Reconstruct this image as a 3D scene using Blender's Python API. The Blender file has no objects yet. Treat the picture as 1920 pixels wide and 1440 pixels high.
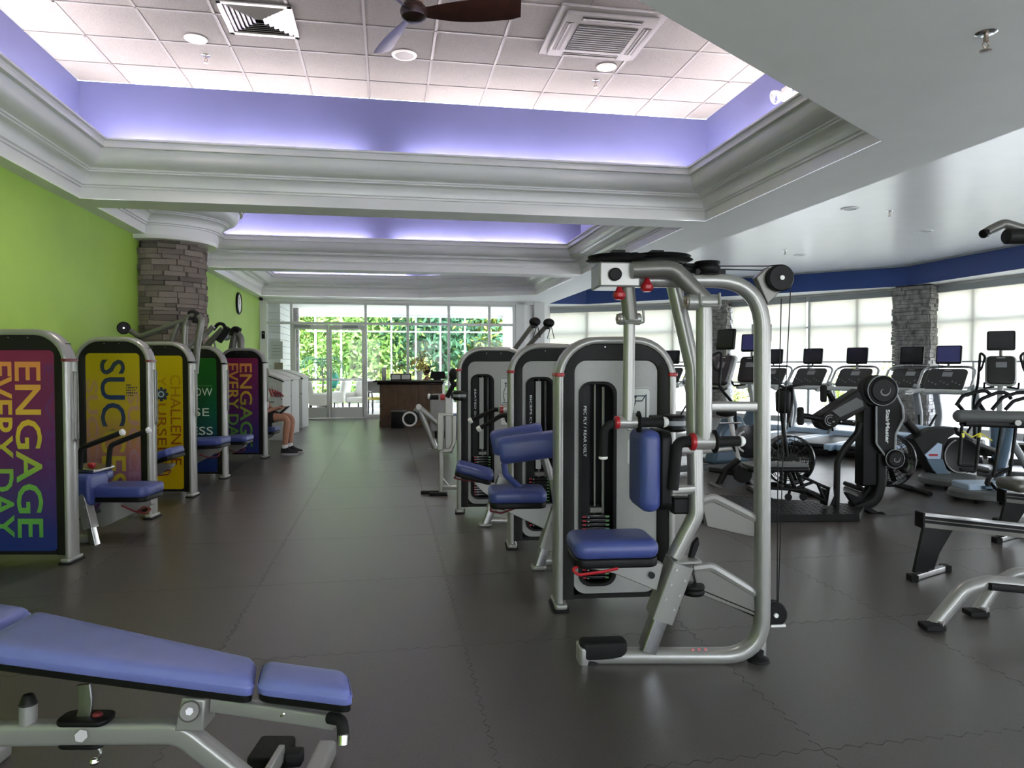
import bpy, bmesh, math, random
from mathutils import Vector, Matrix
from mathutils.geometry import tessellate_polygon
random.seed(11)
PI = math.pi
scene = bpy.context.scene
col = scene.collection

# ------------------------------------------------------------------ camera
F_PX = 1340.0                      # focal length in pixels of the 1920 x 1440 frame
EYE = 1.45                         # camera height
PITCH = math.atan(38.0 / F_PX)     # looking very slightly down
YAW = math.atan(233.0 / F_PX)      # the hall runs off to the left of the view axis
cam_data = bpy.data.cameras.new('camera')
cam_data.sensor_fit = 'HORIZONTAL'
cam_data.sensor_width = 36.0
cam_data.lens = F_PX * 36.0 / 1920.0
cam_data.clip_end = 300
cam = bpy.data.objects.new('camera', cam_data)
cam.location = (0, 0, EYE)
cam.rotation_euler = (PI / 2 - PITCH, 0, 0)
col.objects.link(cam)
scene.camera = cam

# ------------------------------------------------------------------ world, sun, exposure
world = bpy.data.worlds.new('sky')
scene.world = world
world.use_nodes = True
nt = world.node_tree
bgn = nt.nodes['Background']
tc = nt.nodes.new('ShaderNodeTexCoord')
sep = nt.nodes.new('ShaderNodeSeparateXYZ')
rmp = nt.nodes.new('ShaderNodeValToRGB')
rmp.color_ramp.elements[0].position = 0.0
rmp.color_ramp.elements[0].color = (0.95, 0.97, 1.0, 1)
rmp.color_ramp.elements[1].position = 0.7
rmp.color_ramp.elements[1].color = (0.55, 0.74, 1.0, 1)
nt.links.new(tc.outputs['Generated'], sep.inputs[0])
nt.links.new(sep.outputs['Z'], rmp.inputs[0])
nt.links.new(rmp.outputs[0], bgn.inputs['Color'])
bgn.inputs['Strength'].default_value = 4.5
sun_d = bpy.data.lights.new('sun', 'SUN')
sun_d.energy = 7.5
sun_d.angle = math.radians(1.0)
sun_d.color = (1.0, 0.95, 0.86)
sun = bpy.data.objects.new('sun', sun_d)
sun.rotation_euler = (math.radians(22), math.radians(-12), 0)
col.objects.link(sun)
scene.view_settings.view_transform = 'Standard'
scene.view_settings.look = 'None'
scene.view_settings.exposure = 1.15
scene.view_settings.gamma = 1.0
scene.view_settings.use_curve_mapping = False

# ------------------------------------------------------------------ measuring helpers
CY, SY = math.cos(YAW), math.sin(YAW)
CP, SP = math.cos(PITCH), math.sin(PITCH)
def ray(px, py):
    u = (px - 960.0) / F_PX; v = (py - 720.0) / F_PX
    return Vector((u, CP - v * SP, -SP - v * CP))
def q(px, py, D):                       # a point D metres in front of the camera
    r = ray(px, py); t = D / r.y
    return Vector((r.x * t, D, EYE + r.z * t))
def fl(px, py, z=0.0):                  # a point on a level plane
    r = ray(px, py); t = (z - EYE) / r.z
    return Vector((r.x * t, r.y * t, z))
def room(X, Y, z=0.0):                  # hall coordinates -> world
    return Vector((X * CY - Y * SY, X * SY + Y * CY, z))
def toroom(p):
    return Vector((p.x * CY + p.y * SY, -p.x * SY + p.y * CY, p.z))

# ------------------------------------------------------------------ materials
MATS = {}
def mat(name, color, rough=0.5, metal=0.0, spec=0.5, noise=0.0, nscale=30.0, bump=0.0, bscale=60.0, coat=0.0, rnd=0.0, emis=None, estr=0.0):
    m = bpy.data.materials.new(name); m.use_nodes = True
    t = m.node_tree; b = t.nodes['Principled BSDF']
    c = (*color, 1) if len(color) == 3 else color
    b.inputs['Base Color'].default_value = c
    b.inputs['Roughness'].default_value = rough
    b.inputs['Metallic'].default_value = metal
    b.inputs['Specular IOR Level'].default_value = spec
    if coat: b.inputs['Coat Weight'].default_value = coat; b.inputs['Coat Roughness'].default_value = 0.15
    if emis:
        b.inputs['Emission Color'].default_value = (*emis, 1); b.inputs['Emission Strength'].default_value = estr
    tcn = t.nodes.new('ShaderNodeTexCoord')
    last = None
    if noise:
        n = t.nodes.new('ShaderNodeTexNoise'); n.inputs['Scale'].default_value = nscale; n.inputs['Detail'].default_value = 4
        t.links.new(tcn.outputs['Object'], n.inputs['Vector'])
        r = t.nodes.new('ShaderNodeValToRGB')
        r.color_ramp.elements[0].position = 0.3; r.color_ramp.elements[1].position = 0.7
        r.color_ramp.elements[0].color = (*[x * (1 - noise) for x in c[:3]], 1)
        r.color_ramp.elements[1].color = (*[min(1, x * (1 + noise)) for x in c[:3]], 1)
        t.links.new(n.outputs['Fac'], r.inputs[0]); last = r.outputs[0]
    if rnd:
        oi = t.nodes.new('ShaderNodeObjectInfo')
        mr = t.nodes.new('ShaderNodeMapRange'); mr.inputs['To Min'].default_value = 1 - rnd; mr.inputs['To Max'].default_value = 1 + rnd
        t.links.new(oi.outputs['Random'], mr.inputs['Value'])
        mx = t.nodes.new('ShaderNodeMix'); mx.data_type = 'RGBA'; mx.blend_type = 'MULTIPLY'; mx.inputs['Factor'].default_value = 1
        if last: t.links.new(last, mx.inputs['A'])
        else: mx.inputs['A'].default_value = c
        t.links.new(mr.outputs[0], mx.inputs['B']); last = mx.outputs['Result']
    if last: t.links.new(last, b.inputs['Base Color'])
    if bump:
        n2 = t.nodes.new('ShaderNodeTexNoise'); n2.inputs['Scale'].default_value = bscale; n2.inputs['Detail'].default_value = 3
        t.links.new(tcn.outputs['Object'], n2.inputs['Vector'])
        bp = t.nodes.new('ShaderNodeBump'); bp.inputs['Strength'].default_value = bump; bp.inputs['Distance'].default_value = 0.01
        t.links.new(n2.outputs['Fac'], bp.inputs['Height']); t.links.new(bp.outputs[0], b.inputs['Normal'])
    MATS[name] = m
    return m
def grad(name, stops, axis='Z', lo=0.0, hi=1.0, rough=0.35, noise=0.0):
    """printed colour gradient along one object axis between lo and hi (metres)"""
    m = bpy.data.materials.new(name); m.use_nodes = True
    t = m.node_tree; b = t.nodes['Principled BSDF']; b.inputs['Roughness'].default_value = rough
    tcn = t.nodes.new('ShaderNodeTexCoord'); s = t.nodes.new('ShaderNodeSeparateXYZ')
    t.links.new(tcn.outputs['Object'], s.inputs[0])
    mr = t.nodes.new('ShaderNodeMapRange'); mr.inputs['From Min'].default_value = lo; mr.inputs['From Max'].default_value = hi
    t.links.new(s.outputs[axis], mr.inputs['Value'])
    val = mr.outputs[0]
    if noise:
        n = t.nodes.new('ShaderNodeTexNoise'); n.inputs['Scale'].default_value = 3.0; n.inputs['Detail'].default_value = 1
        t.links.new(tcn.outputs['Object'], n.inputs['Vector'])
        a = t.nodes.new('ShaderNodeMath'); a.operation = 'MULTIPLY_ADD'; a.inputs[1].default_value = noise; 
        t.links.new(n.outputs['Fac'], a.inputs[0]); t.links.new(val, a.inputs[2]); val = a.outputs[0]
    r = t.nodes.new('ShaderNodeValToRGB')
    while len(r.color_ramp.elements) < len(stops): r.color_ramp.elements.new(0.5)
    for e, (p, c) in zip(r.color_ramp.elements, stops): e.position = p; e.color = (c[0]*.74, c[1]*.74, c[2]*.74, 1)
    t.links.new(val, r.inputs[0]); t.links.new(r.outputs[0], b.inputs['Base Color'])
    MATS[name] = m
    return m
def emit(name, color, strength):
    m = bpy.data.materials.new(name); m.use_nodes = True
    t = m.node_tree; t.nodes.remove(t.nodes['Principled BSDF'])
    e = t.nodes.new('ShaderNodeEmission'); e.inputs[0].default_value = (*color, 1); e.inputs[1].default_value = strength
    t.links.new(e.outputs[0], t.nodes['Material Output'].inputs[0]); MATS[name] = m; return m
def glass(name, tint=(0.985, 0.985, 0.985), refl=0.012):
    m = bpy.data.materials.new(name); m.use_nodes = True
    t = m.node_tree; t.nodes.remove(t.nodes['Principled BSDF'])
    a = t.nodes.new('ShaderNodeBsdfTransparent'); a.inputs[0].default_value = (*tint, 1)
    g = t.nodes.new('ShaderNodeBsdfGlossy'); g.inputs['Roughness'].default_value = 0.02
    mx = t.nodes.new('ShaderNodeMixShader'); mx.inputs[0].default_value = refl
    t.links.new(a.outputs[0], mx.inputs[1]); t.links.new(g.outputs[0], mx.inputs[2])
    t.links.new(mx.outputs[0], t.nodes['Material Output'].inputs[0]); MATS[name] = m; return m
def fabric_shade(name, color):
    m = bpy.data.materials.new(name); m.use_nodes = True
    t = m.node_tree; t.nodes.remove(t.nodes['Principled BSDF'])
    tr = t.nodes.new('ShaderNodeBsdfTranslucent'); tr.inputs[0].default_value = (*color, 1)
    df = t.nodes.new('ShaderNodeBsdfDiffuse'); df.inputs[0].default_value = (*color, 1)
    tp = t.nodes.new('ShaderNodeBsdfTransparent'); tp.inputs[0].default_value = (*color, 1)
    m1 = t.nodes.new('ShaderNodeMixShader'); m1.inputs[0].default_value = 0.35
    m2 = t.nodes.new('ShaderNodeMixShader'); m2.inputs[0].default_value = 0.10
    t.links.new(tr.outputs[0], m1.inputs[1]); t.links.new(df.outputs[0], m1.inputs[2])
    t.links.new(m1.outputs[0], m2.inputs[1]); t.links.new(tp.outputs[0], m2.inputs[2])
    t.links.new(m2.outputs[0], t.nodes['Material Output'].inputs[0]); MATS[name] = m; return m

mat('rubber_floor', (0.078, 0.070, 0.063), 0.29, spec=0.6, noise=0.28, nscale=160, bump=0.10, bscale=260, rnd=0.07)
mat('floor_joint', (0.012, 0.012, 0.012), 0.8)
mat('white_paint', (0.83, 0.82, 0.80), 0.55, noise=0.02, nscale=3)
mat('white_gloss', (0.80, 0.79, 0.77), 0.28, noise=0.02, nscale=3)
mat('green_paint', (0.33, 0.52, 0.07), 0.5, noise=0.04, nscale=2)
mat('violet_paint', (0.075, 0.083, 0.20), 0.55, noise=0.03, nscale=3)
mat('navy_paint', (0.016, 0.05, 0.22), 0.5, noise=0.03, nscale=3)
mat('ceiling_tile', (0.165, 0.158, 0.152), 0.85, noise=0.16, nscale=90, bump=0.3, bscale=140)
mat('tile_grid', (0.15, 0.147, 0.143), 0.5)
mat('alu_frame', (0.62, 0.62, 0.60), 0.4, metal=0.15)
mat('grey_trim', (0.30, 0.32, 0.33), 0.5)
mat('silver', (0.33, 0.327, 0.308), 0.30, metal=0.4, noise=0.03, nscale=200)
mat('silver_dark', (0.16, 0.156, 0.14), 0.33, metal=0.4)
mat('chrome', (0.75, 0.75, 0.74), 0.15, metal=1.0)
mat('steel', (0.5, 0.5, 0.5), 0.28, metal=1.0, noise=0.08, nscale=60)
mat('charcoal', (0.012, 0.0115, 0.011), 0.5, spec=0.2, noise=0.08, nscale=80)
mat('panel_grey', (0.33, 0.33, 0.32), 0.45, noise=0.03, nscale=40)
mat('black', (0.005, 0.005, 0.005), 0.45, spec=0.2)
mat('black_gloss', (0.012, 0.012, 0.013), 0.18)
mat('black_rubber', (0.010, 0.010, 0.010), 0.6, spec=0.2, bump=0.2, bscale=300)
mat('grip', (0.012, 0.012, 0.012), 0.7, spec=0.2, bump=0.3, bscale=400)
mat('white_plastic', (0.78, 0.78, 0.76), 0.4)
mat('ac_grey', (0.17, 0.168, 0.165), 0.5)
mat('red', (0.38, 0.012, 0.02), 0.3)
mat('red_dark', (0.13, 0.012, 0.018), 0.35)
mat('blue_vinyl', (0.050, 0.070, 0.24), 0.36, spec=0.5, bump=0.10, bscale=260, noise=0.06, nscale=12)
mat('bench_vinyl', (0.165, 0.19, 0.49), 0.32, spec=0.55, bump=0.12, bscale=240, noise=0.05, nscale=8)
mat('stone_a', (0.24, 0.195, 0.165), 0.85, noise=0.35, nscale=16, bump=0.8, bscale=30, rnd=0.38)
mat('stone_b', (0.23, 0.22, 0.21), 0.85, noise=0.45, nscale=9, bump=0.8, bscale=26)
mat('mortar', (0.05, 0.045, 0.04), 0.9)
mat('fan_wood', (0.026, 0.010, 0.007), 0.35, noise=0.3, nscale=14)
mat('bronze', (0.30, 0.24, 0.20), 0.35, metal=0.6)
mat('desk_wood', (0.085, 0.042, 0.020), 0.4, noise=0.35, nscale=7)
mat('desk_top', (0.022, 0.014, 0.012), 0.25)
mat('screen', (0.010, 0.010, 0.012), 0.12)
mat('screen_blue', (0.03, 0.03, 0.10), 0.2, emis=(0.08, 0.09, 0.30), estr=0.08)
mat('console_dark', (0.025, 0.024, 0.023), 0.35, noise=0.3, nscale=60)
mat('console_lcd', (0.30, 0.30, 0.31), 0.3)
mat('cowl_blue', (0.075, 0.13, 0.19), 0.35)
mat('cowl_pale', (0.42, 0.54, 0.70), 0.4)
mat('base_grey', (0.10, 0.105, 0.105), 0.55)
mat('tread_belt', (0.03, 0.035, 0.04), 0.5)
mat('tread_deck', (0.40, 0.55, 0.72), 0.3)
mat('skin', (0.42, 0.20, 0.12), 0.5, noise=0.08, nscale=20)
mat('hair', (0.03, 0.017, 0.010), 0.6, bump=0.5, bscale=60)
mat('cloth_black', (0.015, 0.015, 0.017), 0.8)
mat('cloth_white', (0.75, 0.75, 0.75), 0.8)
mat('sole', (0.40, 0.38, 0.38), 0.7)
mat('leaf_a', (0.16, 0.30, 0.055), 0.6, rnd=0.3, noise=0.5, nscale=1.2)
mat('leaf_b', (0.30, 0.38, 0.07), 0.6, rnd=0.3, noise=0.5, nscale=1.2)
mat('leaf_c', (0.09, 0.23, 0.11), 0.6, rnd=0.3, noise=0.5, nscale=1.2)
mat('bark', (0.09, 0.075, 0.06), 0.9, noise=0.4, nscale=10)
mat('ground_out', (0.68, 0.65, 0.61), 0.9, noise=0.1, nscale=1)  # pale ground tone set to bounce daylight up onto the ceilings
mat('lawn', (0.16, 0.25, 0.06), 0.9, noise=0.3, nscale=4)
mat('armchair', (0.72, 0.70, 0.64), 0.8)
mat('yellow', (0.60, 0.52, 0.03), 0.5)
mat('teal', (0.01, 0.22, 0.15), 0.3)
mat('tape_yellow', (0.75, 0.70, 0.05), 0.5)
mat('print_ink', (0.02, 0.03, 0.05), 0.5)
mat('print_white', (0.80, 0.85, 0.82), 0.5)
mat('ink_red', (0.25, 0.02, 0.02), 0.5)
mat('mark_green', (0.18, 0.45, 0.18), 0.5)
mat('mark_white', (0.55, 0.55, 0.52), 0.5)
mat('paper', (0.55, 0.57, 0.55), 0.6)
mat('panel_white', (0.62, 0.63, 0.62), 0.45)
mat('siding', (0.66, 0.68, 0.66), 0.6)
glass('glass')
fabric_shade('shade_cloth', (0.62, 0.605, 0.55))
M = MATS

# ------------------------------------------------------------------ mesh builder
def fillet(pts, r, n=6):
    pts = [Vector(p) for p in pts]; out = [pts[0]]
    for i in range(1, len(pts) - 1):
        a, b, c = pts[i - 1], pts[i], pts[i + 1]
        u = (a - b); v = (c - b); lu, lv = u.length, v.length; u.normalize(); v.normalize()
        rr_ = r[i] if isinstance(r, (list, tuple)) else r
        ang = u.angle(v)
        if ang > PI - 0.02 or rr_ <= 0: out.append(b); continue
        d = min(rr_ / math.tan(ang / 2), lu * 0.49, lv * 0.49)
        p0 = b + u * d; p1 = b + v * d
        for k in range(n + 1):
            t = k / n
            out.append(p0 * (1 - t) ** 2 + b * 2 * t * (1 - t) + p1 * t * t)
    out.append(pts[-1]); return out
def rrect(w, h, r, n=5):
    r = max(min(r, w / 2 - 1e-4, h / 2 - 1e-4), 1e-4); o = []
    for cx, cy, a0 in ((w/2-r, h/2-r, 0), (-w/2+r, h/2-r, PI/2), (-w/2+r, -h/2+r, PI), (w/2-r, -h/2+r, 1.5*PI)):
        for k in range(n + 1):
            a = a0 + k / n * PI / 2; o.append((cx + r * math.cos(a), cy + r * math.sin(a)))
    return o
def rotz(a): return Matrix.Rotation(a, 4, 'Z')
def frame(o, x, y):                     # matrix from origin and two axes
    x = Vector(x).normalized(); y = Vector(y); y = (y - x * y.dot(x)).normalized(); z = x.cross(y)
    m = Matrix((x, y, z)).transposed().to_4x4(); m.translation = Vector(o); return m
class MB:
    def __init__(s): s.v = []; s.f = []
    def add(s, vs, fs, m=None):
        b = len(s.v)
        s.v += [tuple(m @ Vector(v)) if m else tuple(v) for v in vs]
        s.f += [tuple(i + b for i in f) for f in fs]; return s
    def box(s, c, d, m=None):
        x, y, z = d[0]/2, d[1]/2, d[2]/2
        vs = [(c[0]+i*x, c[1]+j*y, c[2]+k*z) for i in (-1,1) for j in (-1,1) for k in (-1,1)]
        return s.add(vs, [(0,1,3,2),(4,6,7,5),(0,4,5,1),(2,3,7,6),(0,2,6,4),(1,5,7,3)], m)
    def b2(s, p, p2, m=None):
        return s.box([(a+b)/2 for a, b in zip(p, p2)], [abs(b-a) for a, b in zip(p, p2)], m)
    def rings(s, rings, m=None, cap=True, close=False):
        n = len(rings[0]); vs = [p for r in rings for p in r]; fs = []
        k = len(rings)
        for i in range(k if close else k - 1):
            a = i * n; b = ((i + 1) % k) * n
            for j in range(n):
                j2 = (j + 1) % n; fs.append((a + j, a + j2, b + j2, b + j))
        if cap and not close: fs += [tuple(reversed(range(n))), tuple(range((k-1)*n, k*n))]
        return s.add(vs, fs, m)
    def slab(s, w, h, t, r=0.03, b=0.01, m=None, n=5, nb=3, puff=0.0):
        """rounded-rectangle pad in local xy, thickness t along local z (0..t), rounded rims"""
        lv = []
        for k in range(nb + 1):
            a = k / nb * PI / 2; lv.append((b * (1 - math.sin(a)), b * (1 - math.cos(a))))
        rg = [[(x, y, z) for x, y in rrect(w - 2*i, h - 2*i, r - i, n)] for i, z in lv]
        rg += [[(x, y, t - z) for x, y in rrect(w - 2*i, h - 2*i, r - i, n)] for i, z in reversed(lv)]
        if puff: rg.append([(x, y, t + puff) for x, y in rrect(w*0.6, h*0.6, r*0.6, n)])
        return s.rings(rg, m)
    def cyl(s, p0, p1, r, r1=None, n=16, bev=0.0):
        p0 = Vector(p0); p1 = Vector(p1); r1 = r if r1 is None else r1
        d = (p1 - p0); L = d.length; d.normalize()
        a = d.orthogonal().normalized(); b = d.cross(a)
        def ring(c, rad): return [c + (a * math.cos(2*PI*k/n) + b * math.sin(2*PI*k/n)) * rad for k in range(n)]
        if bev: return s.rings([ring(p0, r-bev), ring(p0 + d*bev, r), ring(p1 - d*bev, r1), ring(p1, r1-bev)])
        return s.rings([ring(p0, r), ring(p1, r1)])
    def tube(s, path, r, n=10, sec=None, up=(0, 0, 1), close=False, rr=None):
        """sweep; sec = (half size along side, half size along up) for an oval bar, else round"""
        P = [Vector(p) for p in path]; rg = []; up = Vector(up); k = len(P); prev = None
        for i, p in enumerate(P):
            if close: t = (P[(i+1) % k] - P[i-1])
            else: t = (P[min(i+1, k-1)] - P[max(i-1, 0)])
            if t.length < 1e-7: t = Vector((0, 0, 1))
            t.normalize()
            sd = t.cross(up)
            if sd.length < 0.05: sd = prev if prev is not None else t.orthogonal()
            sd = (sd - t * sd.dot(t)).normalized()
            if prev is not None and sec is None and sd.dot(prev) < 0: sd = -sd
            prev = sd; u2 = sd.cross(t).normalized()
            if sec:
                o = rrect(sec[0]*2, sec[1]*2, sec[2] if len(sec) > 2 else min(sec[0], sec[1])*0.95, 4)
                rg.append([p + sd * a + u2 * b for a, b in o])
            else:
                rad = rr[i] if rr else r
                rg.append([p + (sd * math.cos(2*PI*j/n) + u2 * math.sin(2*PI*j/n)) * rad for j in range(n)])
        return s.rings(rg, cap=not close, close=close)
    def lathe(s, prof, m=None, n=28, a0=0.0, a1=2*PI):
        full = abs(a1 - a0 - 2*PI) < 1e-6; k = n if full else n + 1
        vs = []; fs = []; q_ = len(prof)
        for j in range(k):
            a = a0 + (a1 - a0) * j / n
            vs += [(r * math.cos(a), r * math.sin(a), z) for r, z in prof]
        for j in range(n):
            j2 = (j + 1) % k
            for i in range(q_ - 1): fs.append((j*q_+i, j2*q_+i, j2*q_+i+1, j*q_+i+1))
        return s.add(vs, fs, m)
    def ball(s, c, r, n=12, m=None):
        r = (r, r, r) if not isinstance(r, (tuple, list)) else r; h = n // 2
        pr = [[(c[0] + r[0]*math.sin(PI*i/h)*math.cos(2*PI*j/n), c[1] + r[1]*math.sin(PI*i/h)*math.sin(2*PI*j/n), c[2] + r[2]*math.cos(PI*i/h)) for j in range(n)] for i in range(1, h)]
        vs = [p for g in pr for p in g] + [(c[0], c[1], c[2]+r[2]), (c[0], c[1], c[2]-r[2])]; fs = []
        for i in range(h - 2):
            for j in range(n): fs.append((i*n+j, (i+1)*n+j, (i+1)*n+(j+1)%n, i*n+(j+1)%n))
        T = (h-1)*n
        for j in range(n): fs.append((T, j, (j+1) % n)); fs.append((T+1, (h-2)*n+(j+1)%n, (h-2)*n+j))
        return s.add(vs, fs, m)
    def prism(s, poly, vec, m=None):
        n = len(poly); vec = Vector(vec); a = [Vector(p) for p in poly]
        return s.rings([a, [p + vec for p in a]], m)
    def build(s, name, material, parent=None, ang=35, bevel=0.0, origin=None):
        me = bpy.data.meshes.new(name); me.from_pydata(s.v, [], s.f)
        bm = bmesh.new(); bm.from_mesh(me); bmesh.ops.recalc_face_normals(bm, faces=bm.faces); bm.to_mesh(me); bm.free()
        me.materials.append(M[material] if isinstance(material, str) else material)
        for p in me.polygons: p.use_smooth = True
        me.set_sharp_from_angle(angle=math.radians(ang))
        o = bpy.data.objects.new(name, me); col.objects.link(o)
        if parent is not None: o.parent = parent
        if bevel:
            b = o.modifiers.new('bevel', 'BEVEL'); b.width = bevel; b.segments = 2; b.limit_method = 'ANGLE'; b.angle_limit = math.radians(40)
        return o
def tag(o, label=None, cat=None, group=None, kind=None):
    if label: o['label'] = label
    if cat: o['category'] = cat
    if group: o['group'] = group
    if kind: o['kind'] = kind
    return o
def thing(name, label, cat, loc=(0, 0, 0), rz=0.0, group=None):
    o = bpy.data.objects.new(name, None); o.empty_display_size = 0.1; col.objects.link(o)
    o.location = loc; o.rotation_euler = (0, 0, rz)
    return tag(o, label, cat, group)
def struct(name, mb, m, parent=None, ang=35, bevel=0.0, rz=None):
    o = mb.build(name, m, parent, ang, bevel)
    if parent is None:
        o.rotation_euler = (0, 0, YAW if rz is None else rz); o['kind'] = 'structure'
    return o
def part_copy(src, parent, loc=None, rot=None):
    o = src.copy(); col.objects.link(o); o.parent = parent
    if loc is not None: o.location = loc
    if rot is not None: o.rotation_euler = rot
    return o
def copy_tree(o, parent=None):
    c = o.copy(); col.objects.link(c); c.parent = parent
    for ch in list(o.children): copy_tree(ch, c)
    return c
def text(body, name, material, parent, m, size, sx=1.0, align='LEFT', bold=0.0, depth=0.0006, spacing=1.0):
    """flat lettering; m places the text plane (x along the line, y up)"""
    cu = bpy.data.curves.new(name, 'FONT'); cu.body = body; cu.size = size; cu.align_x = align; cu.extrude = depth; cu.offset = bold; cu.space_character = spacing; cu.resolution_u = 3
    t = bpy.data.objects.new(name, cu)
    me = bpy.data.meshes.new_from_object(t); bpy.data.objects.remove(t); bpy.data.curves.remove(cu)
    me.name = name
    me.transform(m @ Matrix.Diagonal((sx, 1, 1, 1)))
    me.materials.clear(); me.materials.append(M[material] if isinstance(material, str) else material)
    o = bpy.data.objects.new(name, me); col.objects.link(o); o.parent = parent
    return o
# ================================================================== THE HALL (hall coordinates: X across, Y along)
ZS, ZT = 3.15, 4.35                     # soffit and tray ceilings
XL, YF = -3.28, 19.5                    # green wall, glazed end
BAY = [(4.8, 21.2), (9.0, 18.45), (11.7, 14.1), (12.0, 11.5), (12.3, -4.0)]
OUT = [(XL, -4.0), (12.3, -4.0), (12.0, 11.5), (11.7, 14.1), (9.0, 18.45), (4.8, 21.2), (3.46, YF), (XL, YF)]
def inside(x, y, poly):
    c = False; j = len(poly) - 1
    for i in range(len(poly)):
        (xi, yi), (xj, yj) = poly[i], poly[j]
        if (yi > y) != (yj > y) and x < (xj - xi) * (y - yi) / (yj - yi) + xi: c = not c
        j = i
    return c
def area2(p): return sum(p[i][0]*p[(i+1) % len(p)][1] - p[(i+1) % len(p)][0]*p[i][1] for i in range(len(p)))
def inset(poly, d):
    p = poly if area2(poly) > 0 else poly[::-1]; n = len(p); out = []
    for i in range(n):
        a, b, c = Vector(p[i-1]), Vector(p[i]), Vector(p[(i+1) % n])
        d1 = (b - a).normalized(); d2 = (c - b).normalized()
        n1 = Vector((-d1.y, d1.x)); n2 = Vector((-d2.y, d2.x))
        k = n1 + n2; k = k / max(k.length_squared / 2, 1e-6)
        out.append(tuple(b + k * d))
    return out
def flat(polys, z, mb=None):            # filled polygon with holes
    mb = mb or MB(); loops = [[Vector((x, y, 0)) for x, y in p] for p in polys]
    tri = tessellate_polygon(loops); vs = [(x, y, z) for p in polys for x, y in p]
    return mb.add(vs, [tuple(t) for t in tri])

# ---- floor: rubber tiles with interlocking wavy edges on a screed
fb = MB(); flat([OUT], -0.0035, fb); flat([OUT], -0.15, fb)
floor = struct('floor', fb, 'rubber_floor')
TL = 1.22
tm = MB()
def wavy(s): return 0.011 * math.tanh(2.5 * math.sin(s * 2 * PI * 14 / TL)) * min(1, s / 0.05, (TL - s) / 0.05)
N = 84; g = 0.0016; ring = []
for k in range(N): s = TL * k / N; ring.append((s, g + wavy(s), 0))
for k in range(N): s = TL * k / N; ring.append((TL - g + wavy(s), s, 0))
for k in range(N): s = TL * (1 - k / N); ring.append((s, TL - g + wavy(s), 0))
for k in range(N): s = TL * (1 - k / N); ring.append((g + wavy(s), s, 0))
tm.rings([[(x, y, -0.003) for x, y, z in ring], ring])
tile0 = None
for i in range(13):
    for j in range(21):
        X = XL + 0.004 + i * TL; Y = YF - 0.01 - (j + 1) * TL
        if Y < -4.2 or not inside(X + TL * 0.8, Y + TL * 0.8, OUT) or not inside(X + TL * .9, Y + TL * .4, OUT): continue
        if tile0 is None: tile0 = tm.build('rubber_tile', 'rubber_floor', floor, ang=20); t_ = tile0
        else: t_ = part_copy(tile0, floor)
        t_.location = (X, Y, 0)

# ---- walls
w = MB(); w.b2((XL - 0.2, -4.0, 0), (XL, YF + 0.2, 3.3)); struct('wall_left', w, 'green_paint')
w = MB(); w.b2((XL, -4, 0), (XL + 0.012, YF - 0.02, 0.1)); struct('baseboard_left', w, 'black_rubber', bevel=0.004)
w = MB()
w.b2((XL, YF, 0), (-3.10, YF + 0.2, ZS)); w.b2((3.50, YF, 0), (3.74, YF + 0.2, ZS))
w.prism([(3.74, YF, 0), (4.30, YF + 0.35, 0), (4.85, 21.1, 0), (4.4, 21.4, 0), (3.74, YF + 0.2, 0)], (0, 0, ZS))
w.b2((-3.3, YF, 3.08), (4.0, YF + 0.2, ZS + 0.1))
struct('wall_far', w, 'white_paint')
w = MB(); w.b2((4.02, YF + 0.02, 0), (4.32, YF + 0.36, ZS)); struct('trim_1', w, 'white_paint', bevel=0.01)
w = MB()                                 # unseen wall behind the camera; unglazed gaps between piers sized for front light
for x in (-3.2, 0.5, 4.2, 8.0, 12.0): w.box((x, -4.1, 1.6), (1.9, 0.2, 3.3))
w.b2((-3.3, -4.2, 0), (12.3, -4.0, 0.4)); w.b2((-3.3, -4.2, 2.85), (12.3, -4.0, 3.3))
struct('wall_back', w, 'white_paint')

# ---- ceiling soffit with three trays and the raised ceiling over the cardio floor
TR1 = [(-3.11, 1.9), (-0.86, 1.9), (3.72, 4.94), (3.74, 8.06), (-3.11, 8.06)]
TR2 = [(-3.11, 8.50), (3.66, 8.50), (3.66, 13.35), (-3.11, 13.35)]
TR3 = [(-3.11, 13.78), (3.62, 13.78), (3.62, 17.3), (0.8, 18.72), (-3.11, 18.72)]
TRR = [(4.52, -3.6), (11.15, -3.6), (11.2, 14.0), (5.6, 19.85), (4.52, 19.85)]
c = MB(); flat([OUT, TR1, TR2, TR3, TRR], ZS, c)
struct('ceiling', c, 'white_paint')
c = MB(); flat([[(x, y) for x, y in inset(TRR, -0.02)]], 3.6, c)
struct('ceiling_cardio', c, 'white_gloss')
def loopwall(poly, z0, z1, idx=None):
    mb = MB(); p = poly if area2(poly) > 0 else poly[::-1]; n = len(p)
    for i in range(n):
        if idx is not None and i not in idx: continue
        a, b = p[i], p[(i+1) % n]; d = (Vector(b) - Vector(a)).normalized(); nn = Vector((d.y, -d.x)) * 0.05
        mb.prism([(a[0], a[1], z0), (b[0], b[1], z0), (b[0]+nn.x, b[1]+nn.y, z0), (a[0]+nn.x, a[1]+nn.y, z0)], (0, 0, z1 - z0))
    return mb
struct('wall_cardio_band', loopwall(TRR, ZS + 0.001, 3.6, (1, 2, 3)), 'navy_paint')
struct('wall_cardio_edge', loopwall(TRR, ZS + 0.001, 3.6, (0, 4)), 'white_paint')
mb = MB()
for a, b in zip(TRR[1:4], TRR[2:5]):
    d = (Vector(b) - Vector(a)).normalized(); nn = Vector((-d.y, d.x)) * 0.07
    mb.prism([(a[0], a[1], 3.57), (b[0], b[1], 3.57), (b[0]+nn.x, b[1]+nn.y, 3.57), (a[0]+nn.x, a[1]+nn.y, 3.57)], (0, 0, 0.028))
struct('trim_2', mb, 'grey_trim')
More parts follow.
